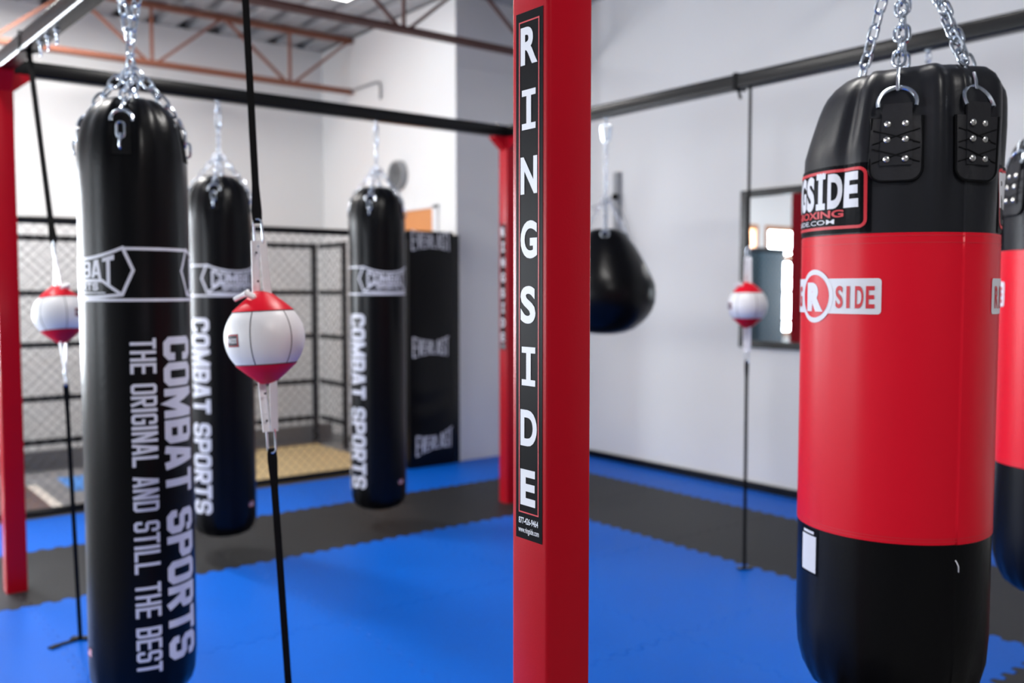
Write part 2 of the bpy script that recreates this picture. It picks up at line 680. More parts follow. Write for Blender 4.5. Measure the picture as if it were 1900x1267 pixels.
# orange door in the alcove wall
dr = bpy.data.objects.new('door_1', None)
COL.objects.link(dr)
struct(dr)
b = MB()
b.box((XA - .012, 6.55, -0.02), (XA + .01, 7.46, 2.075))
b.build('door_leaf', 'wood', dr)
b = MB()
for y0, y1, z0, z1 in ((6.47, 6.55, -.02, 2.10), (7.46, 7.54, -.02, 2.10), (6.47, 7.54, 2.078, 2.10)):
    b.box((XA - .016, y0, z0), (XA, y1, z1))
b.build('door_frame', 'white_plastic', dr)

# ================================================================ FLOOR MATS
TX = [-2.19, -1.19, -0.19, 0.81, 1.81, 2.81, 3.81, 4.81, 5.286]
TY = [-1.49, -0.49, 0.51, 1.51, 2.51, 3.51, 4.51, 5.46, 6.215]


def wave(s):
    """interlocking teeth along a joint, as an offset across it"""
    u = (s * 12.0) % 1.0
    a = 0.014
    if u < .18:
        return -a
    if u < .32:
        return -a + 2 * a * (u - .18) / .14
    if u < .68:
        return a
    if u < .82:
        return a - 2 * a * (u - .68) / .14
    return -a


def edge_pts(fixed, s0, s1, flat):
    if flat:
        return [(s0, fixed), (s1, fixed)]
    ss = [s0]
    N = int((s1 - s0) * 12 + 3)
    base = math.floor(s0 * 12)
    for i in range(N):
        for q in (.18, .32, .68, .82):
            t = (base + i + q) / 12
            if s0 + .02 < t < s1 - .02:
                ss.append(t)
    ss.append(s1)
    out = []
    for t in ss:
        tp = min(1, min(t - s0, s1 - t) / .02)
        out.append((t, fixed + wave(t) * tp))
    return out


def tile(i, j, label, mt, group):
    g = 0.0012
    x0, x1, y0, y1 = TX[i], TX[i + 1], TY[j], TY[j + 1]
    fl = lambda k, last: k == 0 or k == last
    bot = edge_pts(y0, x0, x1, fl(j, 0))
    top = edge_pts(y1, x0, x1, j + 1 == len(TY) - 1)
    lef = edge_pts(x0, y0, y1, fl(i, 0))
    rig = edge_pts(x1, y0, y1, i + 1 == len(TX) - 1)
    ring_ = [(x, y + g) for x, y in bot][:-1] + [(x - g, y) for y, x in rig][:-1] + [(x, y - g) for x, y in reversed(top)][:-1] + [(x + g, y) for y, x in reversed(lef)][:-1]
    cx, cy = (x0 + x1) / 2, (y0 + y1) / 2
    ring_ = [(x - cx, y - cy) for x, y in ring_]
    n = len(ring_)
    b = MB()
    sh = lambda q, e: (q[0] * (1 - e / (x1 - x0)), q[1] * (1 - e / (y1 - y0)))
    V = [(x, y, -.021) for x, y in ring_] + [(x, y, -.0012) for x, y in ring_] + [(*sh(q, .0016), 0.0) for q in ring_]
    F = [(k, (k + 1) % n, n + (k + 1) % n, n + k) for k in range(n)]
    F += [(n + k, n + (k + 1) % n, 2 * n + (k + 1) % n, 2 * n + k) for k in range(n)]
    F += [tuple(range(n - 1, -1, -1)), tuple(range(2 * n, 3 * n))]
    b.add(V, F)
    o = b.build('foam_mat', mt)
    o.location = (cx, cy, 0)
    tag(o, label, 'floor mat', group)


ORD = ['first', 'second', 'third', 'fourth', 'fifth', 'sixth', 'seventh', 'eighth']
for i in range(len(TX) - 1):
    for j in range(len(TY) - 1):
        cx, cy = (TX[i] + TX[i + 1]) / 2, (TY[j] + TY[j + 1]) / 2
        # leave out what the photograph never shows (to the left of and behind the camera)
        dep = cx * cos(HEAD) + cy * sin(HEAD)
        lat = cx * sin(HEAD) - cy * cos(HEAD)
        if dep < 1.0 or abs(lat) > dep * .58 + .9:
            continue
        col = len(TX) - 2 - i          # columns counted from the right wall
        row = len(TY) - 2 - j          # rows counted from the cage
        where = '%s row from the cage, %s column from the mirror wall' % (ORD[row], ORD[col])
        if row == 0 or col == 0:
            tile(i, j, 'blue foam edge tile, ' + where, 'blue', 'blue outer floor tiles')
        elif row == 1 or col == 1 or row == 5:
            tile(i, j, 'black foam floor tile, ' + where, 'black_foam', 'black border floor tiles')
        else:
            tile(i, j, 'blue foam floor tile, ' + where, 'blue', 'blue inner floor tiles')

# ================================================================ RACK
ZB0, ZB1 = 2.377, 2.446       # beams
PW = 0.09
NP = (0.952, 1.120)
LP = (0.802, 4.795)
FP = (3.725, 4.815)
RP = (3.745, 1.10)
rack = thing('bag_rack', 'four post steel bag rack with red posts and black top beams', 'bag rack', (0, 0, 0))


def sticker(parent, cx, cy, zt, zb):
    """black lettered sticker on the -x face of a post; returns the sticker part"""
    xf = cx - PW / 2
    s = MB()
    y_far, y_near = cy + PW * .355, cy - PW * .365      # left and right edge seen from the rack's left
    W_, H_ = y_far - y_near, zt - zb
    f = lambda e: (lambda x, y: (xf - e, y_far - x, zb + y))
    decal(s, rrect(0, 0, W_, H_), f(.0008), 'decal_black', 5)
    fx0, fx1, fy0, fy1 = W_ * .135, W_ * .86, H_ * .052, H_ * .982
    decal(s, outline([(fx0, fy0), (fx1, fy0), (fx1, fy1), (fx0, fy1)], .0021), f(.0013), 'print_red', 5)
    st = s.build('name_sticker', None, parent)
    ys = [85, 205, 325, 445, 568, 687, 803, 918]
    let = MB()
    LH = .0605
    xm = (fx0 + fx1) / 2 - .0005
    for ch, yy in zip('RINGSIDE', ys):
        zc = H_ * (1 - (yy - 24) / 997.0)
        lw = .0395
        if ch == 'I':
            t_ = .0112
            pol = rrect(-t_ / 2, -LH / 2, t_ / 2, LH / 2) + rrect(-lw * .42, LH / 2 - .0095, lw * .42, LH / 2) + rrect(-lw * .42, -LH / 2, lw * .42, -LH / 2 + .0095)
        else:
            pol = font_text(ch, LH, bold=.035, length=lw * (1.02 if ch in 'RNGD' else .93))
            pol = shift(pol, -lw / 2, -LH / 2)
        decal(let, shift(pol, xm, zc), f(.0014), 'print_white', 5)
    tx = font_text('877-426-9464', .0105, bold=.02, length=W_ * .74)
    decal(let, shift(tx, W_ * .12, H_ * .0295), f(.0014), 'print_white', 5)
    tx = font_text('www.ringside.com', .0095, bold=.012, length=W_ * .78)
    decal(let, shift(tx, W_ * .11, H_ * .0125), f(.0014), 'print_white', 5)
    let.build('lettering', None, st)
    return st


def gusset(parent, cx, cy, dx, dy):
    """welded triangular plate under the beam"""
    b = MB()
    a = PW / 2
    L, Hh, w_ = .085, .085, .068
    px, py = -dy, dx
    vs = []
    for s in (-1, 1):
        for q, z in ((a - .003, ZB0), (a + L, ZB0), (a + L, ZB0 - .012), (a - .003, ZB0 - Hh)):
            vs.append((cx + dx * q + px * s * w_ / 2, cy + dy * q + py * s * w_ / 2, z))
    b.add(vs, [(0, 1, 2, 3), (7, 6, 5, 4), (0, 4, 5, 1), (1, 5, 6, 2), (2, 6, 7, 3), (3, 7, 4, 0)])
    b.build('gusset', 'red_paint', parent)


STK = (1.823, 1.0075)
for (cx, cy), gs in ((NP, ((0, 1), (1, 0))), (LP, ((1, 0), (0, -1))), (FP, ((-1, 0), (0, -1))), (RP, ((-1, 0), (0, 1)))):
    b = MB()
    b.rprism(cx, cy, PW, PW, .007, 0.0, ZB0 + .005)
    po = b.build('post', 'red_paint', rack, True)
    b = MB()
    b.rprism(cx, cy, PW + .002, PW + .002, .007, ZB0 - .055, ZB0 + .004)
    b.build('post_sleeve', 'red_paint', po, True)
    sticker(rack, cx, cy, *STK)
    for g in gs:
        gusset(po, cx, cy, *g)


def beam(p, q, name='beam'):
    d = Vector((q[0] - p[0], q[1] - p[1], 0))
    L = d.length
    b = MB()
    b.rprism(0, 0, .069, .072, .010, -L / 2, L / 2)
    m = Matrix.Translation(((p[0] + q[0]) / 2, (p[1] + q[1]) / 2, (ZB0 + ZB1) / 2)) @ d.to_track_quat('Z', 'Y').to_matrix().to_4x4()
    b.xform(m)
    return b.build(name, 'black_paint', rack, True)


b_ln = beam((NP[0] + .002, NP[1] - .03), (LP[0] - .002, LP[1] + .03))
b_lf = beam((LP[0] - .02, LP[1] + .012), (FP[0] + .02, FP[1] - .01))
b_fr = beam((FP[0] - .01, FP[1] + .03), (RP[0] - .028, RP[1] - .03))
b_nr = beam((NP[0] - .03, NP[1]), (RP[0] + .03, RP[1]))


def on_beam(p, q, k):
    return (p[0] + (q[0] - p[0]) * k, p[1] + (q[1] - p[1]) * k)


def eye_bolt(parent, x, y, R=.017, ang=0):
    b = MB()
    b.tube([(x, y, ZB0 + .004), (x, y, ZB0 - .014)], .0055, 8)
    b.rprism(x, y, .022, .022, .004, ZB0 - .006, ZB0 + .001)
    ring(b, (x, y, ZB0 - .014 - R), (cos(ang), sin(ang), 0), (0, 0, 1), R, .0042)
    b.build('eye_bolt', 'chrome', parent, True)
    return ZB0 - .014 - 2 * R


# small bright metal disc on the back beam beside the far post
b = MB()
b.lathe([(0, .012), (.006, .012), (.009, .008), (.010, .001)], 12)
b.xform(Matrix.Translation((3.60, 4.768, 2.444)) @ Matrix.Rotation(0.0, 4, 'X'))
b.build('metal_disc', 'rivet', b_lf, True)


def bearing(x, y=537):
    """horizontal bearing (unit xy) of a photo column"""
    u = (x - 950) / FPX
    v = (y - 633.5) / FPX
    fx = cos(PITCH) - v * sin(PITCH)
    return Vector((cos(HEAD) * fx + sin(HEAD) * u, sin(HEAD) * fx - cos(HEAD) * u)).normalized()


def cross_line(d, p, q):
    """where the bearing d from the camera crosses the plan line p-q"""
    e = Vector((q[0] - p[0], q[1] - p[1]))
    det = d.x * -e.y + e.x * d.y
    t = (p[0] * -e.y + e.x * p[1]) / det
    return Vector((d.x * t, d.y * t))


BN, BL, BF, BR = (.954, 1.12), (.80, 4.795), (3.715, 4.805), (3.717, 1.10)
P_BAG1 = cross_line(bearing(254, 640), BN, BL)
P_BAG2 = cross_line(bearing(412, 640), BL, BF)
P_BAG3 = cross_line(bearing(701, 640), BL, BF)
P_TEAR = cross_line(bearing(1123), BF, BR)
P_RED1 = cross_line(bearing(1660, 700), BN, (BR[0], 1.10))
P_BALLC = cross_line(bearing(491, 615), BN, BL)
P_BALLL = cross_line(bearing(111, 580), BN, BL)
P_BALLR = cross_line(bearing(1387, 560), BF, BR)
# ================================================================ THAI BAGS
BAG_R = 0.163
TAB_AZ = [rad(-58 + 90 * q) for q in range(4)]      # azimuth of the hanging tabs, text centre = 0
Z_TOP = 2.0
PROF = [(.10, .02), (.105, .07), (.112, .105), (.128, .135), (.15, .150), (.18, .159), (.24, BAG_R)]
for q in range(1, 30):
    PROF.append((.24 + 1.50 * q / 30, BAG_R))
PROF += [(1.75, BAG_R), (1.78, .1625), (1.81, .161), (1.845, .157), (1.875, .151), (1.905, .143), (1.93, .130), (1.955, .112), (1.975, .092), (1.985, .075), (1.988, .055), (1.978, .035), (1.97, .01)]


def bag_rad(z, r, a):
    k = max(0.0, min(1.0, (z - 1.70) / .22))
    f = 0
    for t in TAB_AZ:
        d = (a - t + pi) % (2 * pi) - pi
        f += math.exp(-(d / .22) ** 2) * -.010 + math.exp(-((abs(d) - .45) / .16) ** 2) * .006
        f += .0030 * math.exp(-(d / .8) ** 2) * cos(d * 21)
    r2 = r + f * k * (1 if r > .06 else .3)
    if z < .2:
        r2 += .0015 * cos(a * 14) * (1 if r > .05 else 0)
    return (r2, z)


def rad_at(z):
    for (z0, r0), (z1, r1) in zip(PROF, PROF[1:]):
        if z0 <= z <= z1:
            return r0 + (r1 - r0) * (z - z0) / max(1e-6, z1 - z0)
    return PROF[-1][1]


def bag_map(e, az0=0.0):
    def fn(s, z):
        a = az0 + s / BAG_R
        r = bag_rad(z, rad_at(z), a)[0] + e
        return (r * cos(a), r * sin(a), z)
    return fn


def badge_polys(w_, h_):
    """wide pointed badge with concave top: returns (outline polys, solid letters)"""
    top = lambda x: h_ * (.78 + .22 * (2 * x / (w_ * .84)) ** 2)
    bot = lambda x: h_ * (.0 + .06 * (2 * x / (w_ * .84)) ** 2)
    ring_ = [(-w_ / 2, h_ * .55)]
    N = 14
    ring_ += [(-w_ * .42 + w_ * .84 * q / N, top(-w_ * .42 + w_ * .84 * q / N)) for q in range(N + 1)]
    ring_ += [(w_ / 2, h_ * .55)]
    ring_ += [(w_ * .41 - w_ * .82 * q / N, bot(w_ * .41 - w_ * .82 * q / N)) for q in range(N + 1)]
    out = outline(ring_, .0095)
    chev = [(-w_ * .40, h_ * .07), (-w_ * .24, h_ * .34), (w_ * .24, h_ * .34), (w_ * .40, h_ * .07)]
    out += stroke(chev, .009)
    # COMBAT, letters grow towards both ends
    let = []
    L_ = w_ * .70
    HB = h_ * .46
    for q in block_text('COMBAT', L_, HB, tf=.30, gap=.10):
        qq = []
        for x, y in q:
            X = x - L_ / 2
            lo = h_ * (.40 - .20 * max(0, abs(X) / (w_ * .35) - .55) / .45)
            hi = top(X) - h_ * .065
            qq.append((X, lo + (hi - lo) * y / HB))
        let.append(qq)
    L2 = w_ * .40
    for q in block_text('SPORTS', L2, h_ * .15, tf=.25, gap=.14):
        let.append([(x - L2 / 2, y + h_ * .145) for x, y in q])
    # narrow line of script under it
    let += rrect(-w_ * .27, h_ * .085, w_ * .27, h_ * .105)
    return out, let


def flag(mb, fn, w_=.036, h_=.024):
    decal(mb, rrect(-w_ / 2, -h_ / 2, w_ / 2, h_ / 2), fn(.0012), 'print_white', .01)
    for q in range(0, 7, 2):
        decal(mb, rrect(-w_ / 2, -h_ / 2 + h_ * q / 7, w_ / 2, -h_ / 2 + h_ * (q + 1) / 7), fn(.0018), 'flag_red', .01)
    decal(mb, rrect(-w_ / 2, h_ * .05, -w_ * .05, h_ / 2), fn(.0024), 'flag_blue', .01)


def make_combat_bag(label):
    root = thing('heavy_bag', label, 'punching bag', (0, 0, 0), 0, 'long black heavy bags')
    b = MB()
    b.lathe(PROF, 112, bag_rad)
    b.build('bag_body', 'leather', root, True, 60)
    # printed badge band
    b = MB()
    Wb = BAG_R * rad(124)
    zb, hb = 1.376, .148
    for az in (rad(7 + 62), rad(7 + 62 + 180)):
        out, let = badge_polys(Wb, hb)
        decal(b, shift(out, 0, zb), bag_map(.0012, az), 'print_grey')
        decal(b, shift(let, 0, zb), bag_map(.0016, az), 'print_grey', .012, False)
    for az in (rad(7 - 28), rad(7 - 28 + 180)):
        L = BAG_R * rad(56) / 2
        decal(b, rrect(-L * 1.36, zb + hb * .955, L * 1.36, zb + hb * 1.015), bag_map(.0012, az), 'print_grey')
    decal(b, rrect(-pi * BAG_R, zb - .012, pi * BAG_R, zb - .003), bag_map(.0010, 0), 'print_grey')
    b.build('badge_print', None, root)
    # big side lettering, reading downwards
    b = MB()
    h1, h2 = BAG_R * rad(40), BAG_R * rad(26)
    z0, z1 = 1.255, .245
    t1 = block_text('COMBAT SPORTS', z0 - z1, h1, tf=.32, gap=.10, space=.5)
    f = bag_map(.0013, 0)
    decal(b, t1, lambda x, y: f(y - h1 / 2, z0 - x), 'print_grey', .012, False)
    b.build('name_print', None, root)
    b = MB()
    t2 = block_text('THE ORIGINAL AND STILL THE BEST', z0 - z1 + .02, h2, tf=.30, gap=.16, space=.62)
    f2 = bag_map(.0013, rad(-41))
    decal(b, t2, lambda x, y: f2(y - h2 / 2, z0 - .002 - x), 'print_grey', .012, False)
    b.build('slogan_print', None, root)
    for az in (rad(97), rad(-119)):
        b = MB()
        g = lambda e, az=az: (lambda s, z: bag_map(e, az)(s, z + .275))
        flag(b, g)
        b.build('flag_label', None, root)
    # hanging tabs with rings
    for q, az in enumerate(TAB_AZ):
        b = MB()
        W_, zt, zl = .056, 1.925, 1.80
        vs, fs = [], []
        for e in (-.002, .005):
            for z in (zl, (zl + zt) / 2, zt):
                for s in (-W_ / 2, 0, W_ / 2):
                    vs.append(bag_map(e, az)(s, z))
        for i in range(2):
            for j in range(2):
                a0 = i * 3 + j
                fs += [(9 + a0, 9 + a0 + 1, 9 + a0 + 4, 9 + a0 + 3)]
        rim = [0, 1, 2, 5, 8, 7, 6, 3]
        fs += [(rim[i], rim[(i + 1) % 8], 9 + rim[(i + 1) % 8], 9 + rim[i]) for i in range(8)]
        b.add(vs, fs)
        tb = b.build('hanging_tab', 'matte_black', root)
        b = MB()
        c = Vector(bag_map(.013, az)(0, 1.905))
        tang = Vector((-sin(az), cos(az), 0))
        upv = Vector((-cos(az) * .35, -sin(az) * .35, 1)).normalized()
        ring(b, c, tang, upv, .030, .0052, -12, 192, 16)
        b.build('half_ring', 'chrome', tb, True)
        b = MB()
        link_mesh(b, Vector(bag_map(.012, az)(-.002, 1.872)), (0, 0, 1), tang, .048, .022, .0042)
        link_mesh(b, Vector(bag_map(.010, az)(-.002, 1.838)), (0, 0, 1), (cos(az), sin(az), 0), .046, .020, .0042)
        b.build('spare_link', 'chrome', tb, True)
    return root


def hang_chains(root, R_top, z_top, z_apex, azs, top, style, r=.0038, L=.040, W=.026, z_fix=None):
    """chains from the tabs to the apex, then up to the beam: parts of the bag"""
    for az in azs:
        b = MB()
        chain(b, (R_top * cos(az), R_top * sin(az), z_top), (0.012 * cos(az), .012 * sin(az), z_apex), L, W, r, tw=az)
        b.build('chain', 'chrome', root, True)
    b = MB()
    if style == 'fork':
        chain(b, (0, 0, z_apex), (0, 0, z_apex + .09), L, W, r)
        link_mesh(b, (0, 0, z_apex + .01), (0, 0, 1), (1, 0, 0), .05, .03, .005)
        a = root.rotation_euler.z
        for s in (-1, 1):
            # the loop goes round the beam
            dv = Vector((s * .043, 0, 0))
            dv.rotate(Matrix.Rotation(-a, 3, 'Z'))
            chain(b, (0, 0, z_apex + .08), (dv.x, dv.y, top + .03), L, W, r)
        b.build('beam_chain', 'chrome', root, True)
    else:
        zc = top - .005
        link_mesh(b, (0, 0, zc - .055), (0, 0, 1), (cos(1.2), sin(1.2), 0), .11, .045, .0055, n=8)
        b.build('snap_hook', 'chrome', root, True)
        b = MB()
        chain(b, (0, 0, z_apex), (0, 0, zc - .10), L * .8, W * .8, r * .85)
        b.build('beam_chain', 'chrome', root, True)


def cam_az(p):
    return atan2(-p.y, -p.x)


bag1 = make_combat_bag('nearest long black heavy bag, left of the centre striking ball, slogan facing out')
bag1.location = (P_BAG1.x, P_BAG1.y, 0)
bag1.rotation_euler.z = cam_az(P_BAG1) + rad(47)
bag2 = copy_tree(bag1)
bag2['label'] = 'long black heavy bag half hidden behind the nearest one, left of the striking ball'
bag2.location = (P_BAG2.x, P_BAG2.y, 0.0)
bag2.rotation_euler.z = cam_az(P_BAG2) + rad(-42)
bag3 = copy_tree(bag1)
bag3['label'] = 'long black heavy bag hanging in front of the padded black wall mat'
bag3.location = (P_BAG3.x, P_BAG3.y, 0.005)
bag3.rotation_euler.z = cam_az(P_BAG3) + rad(-46)
hang_chains(bag1, .128, 1.945, 2.085, TAB_AZ, ZB0, 'fork', .0044, .050, .028)
for bg in (bag2, bag3):
    hang_chains(bg, .130, 1.945, 2.10, TAB_AZ, ZB0 - .03, 'hook', .0034, .036, .024)
    eye_bolt(b_lf, bg.location.x, bg.location.y, .014, .8)

# ================================================================ TEARDROP BAG
tear = thing('teardrop_bag', 'round black teardrop heavy bag hanging by the white wall right of the near post', 'punching bag', (P_TEAR.x, P_TEAR.y, 0))
DT = P_TEAR.length
SC_T = (P_TEAR.x * cos(HEAD) + P_TEAR.y * sin(HEAD)) / FPX
b = MB()
tp = [(619.5, 2), (619, 20), (616, 37), (609, 54), (598, 68), (587, 78.5), (575, 86), (560, 91), (543, 92), (527, 90), (510, 83), (496, 76), (476, 65), (456, 53), (442, 42), (432, 33), (427, 25), (425.5, 15), (427, 3)]
TP = [(1.4 - (y - 537) * SC_T, hw * SC_T) for y, hw in tp]
b.lathe(TP, 72, lambda z, r, a: (r * (1 + .012 * abs(cos(4 * a)) * (1 if z > 1.4 else .5)), z))
b.build('bag_body', 'leather', tear, True, 60)
zt = TP[-3][0]
za = zt + .19
for q in range(4):
    az = pi / 4 + q * pi / 2
    b = MB()
    chain(b, (.115 * cos(az), .115 * sin(az), zt - .02), (.01 * cos(az), .01 * sin(az), za), .030, .020, .0028)
    b.build('chain', 'chrome', tear, True)
    b = MB()
    ring(b, (.12 * cos(az), .12 * sin(az), zt - .03), (-sin(az), cos(az), 0), (-.5 * cos(az), -.5 * sin(az), 1), .024, .004)
    b.build('half_ring', 'chrome', tear, True)
b = MB()
chain(b, (0, 0, za), (0, 0, ZB0 - .13), .032, .022, .003)
b.build('beam_chain', 'chrome', tear, True)
b = MB()
for s in (-1, 1):
    b.bar((s * .020, -s * .016, ZB0 - .05), (s * .011, -s * .009, ZB0 - .135), .014, .014)
b.bar((-.024, .019, ZB0 - .046), (.024, -.019, ZB0 - .046), .012, .012)
b.bar((-.013, .010, ZB0 - .138), (.013, -.010, ZB0 - .138), .012, .012)
b.build('spring_hanger', 'chrome', tear, True)
eye_bolt(b_fr, P_TEAR.x, P_TEAR.y, .014, .6)

# ================================================================ RED BAGS
RR = 0.2025
# profile: (z, radius at the left, radius at the right)
RPROF = [(.485, .02, .02), (.487, .10, .10), (.496, .145, .145), (.515, .170, .170), (.545, .186, .186), (.59, .198, .198), (.65, RR, RR)]
RZ1, RZ2 = .878, 1.514       # red zone
for q in range(1, 5):
    RPROF.append((.65 + (RZ1 - .65) * q / 5, RR, RR))
RPROF += [(RZ1 - .001, RR, RR), (RZ1, RR + .0015, RR + .0015)]
for q in range(1, 16):
    RPROF.append((RZ1 + (RZ2 - RZ1) * q / 16, RR + .0015, RR + .0015))
RPROF += [(RZ2, RR + .0015, RR + .0015), (RZ2 + .001, RR, RR), (1.58, RR, RR), (1.62, RR, RR), (1.655, RR - .001, RR), (1.69, .200, RR), (1.72, .192, RR),
          (1.750, .183, RR), (1.785, .172, .202), (1.808, .163, .201), (1.823, .155, .198), (1.841, .140, .188), (1.856, .121, .170), (1.870, .100, .148), (1.882, .078, .118), (1.890, .05, .075), (1.893, .03, .03), (1.891, .01, .01)]
RSTRAP = [rad(q) for q in (-2, 44, 115, 178, -140)]
SEAM_AZ = rad(37)


def red_rad(z, a):
    aa = (a + pi) % (2 * pi) - pi
    for (z0, l0, r0), (z1, l1, r1) in zip(RPROF, RPROF[1:]):
        if z0 <= z <= z1:
            t = (z - z0) / max(1e-6, z1 - z0)
            rl, rr = l0 + (l1 - l0) * t, r0 + (r1 - r0) * t
            break
    else:
        rl, rr = RPROF[-1][1:]
    w_ = max(0, min(1, .5 + .5 * sin(aa) * 1.15))
    w_ = w_ * w_ * (3 - 2 * w_)
    r = rl + (rr - rl) * w_
    k = max(0.0, min(1.0, (z - 1.50) / .24))
    k2 = max(0.0, min(1.0, (z - 1.28) / .35))
    f = 0
    if r > .05:
        for t in RSTRAP:
            d = (aa - t + pi) % (2 * pi) - pi
            f += (-.004 * math.exp(-(d / .16) ** 2) + .011 * math.exp(-((abs(d) - .33) / .11) ** 2) - .010 * math.exp(-((abs(d) - .52) / .08) ** 2)) * k
        f += .0035 * cos(aa * 17 + 1.1) * k * math.exp(-((aa - .45) / .55) ** 2)
        f += .0022 * cos(aa * 13) * k2 * math.exp(-((aa - .75) / .5) ** 2)
        # overlapping seam
        ds = aa - SEAM_AZ
        if 0 <= ds < .5:
            f += .0028 * (1 - ds / .5) * min(1, ds / .01)
        if z < .62:
            f += .0016 * cos(aa * 22) * min(1, (.62 - z) / .06)
    return r + f


def red_map(e, az0=0.0):
    def fn(s, z):
        a = az0 + s / RR
        r = red_rad(z, a) + e
        return (r * cos(a), r * sin(a), z)
    return fn


def red_section(z_lo, z_hi, cap_lo, cap_hi, n=150):
    zs = [p[0] for p in RPROF if z_lo - 1e-6 <= p[0] <= z_hi + 1e-6]
    if cap_hi and zs[-1] != RPROF[-1][0]:
        pass
    b = MB()
    vs, fs = [], []
    azs = sorted([2 * pi * q / n - pi for q in range(n)] + [SEAM_AZ - .001, SEAM_AZ + .011])
    N = len(azs)
    for z in zs:
        for a in azs:
            r = red_rad(z, a)
            vs.append((r * cos(a), r * sin(a), z))
    for i in range(len(zs) - 1):
        for q in range(N):
            fs.append((i * N + q, i * N + (q + 1) % N, (i + 1) * N + (q + 1) % N, (i + 1) * N + q))
    if cap_lo:
        fs.append(tuple(range(N - 1, -1, -1)))
    if cap_hi:
        fs.append(tuple((len(zs) - 1) * N + q for q in range(N)))
    b.add(vs, fs)
    return b


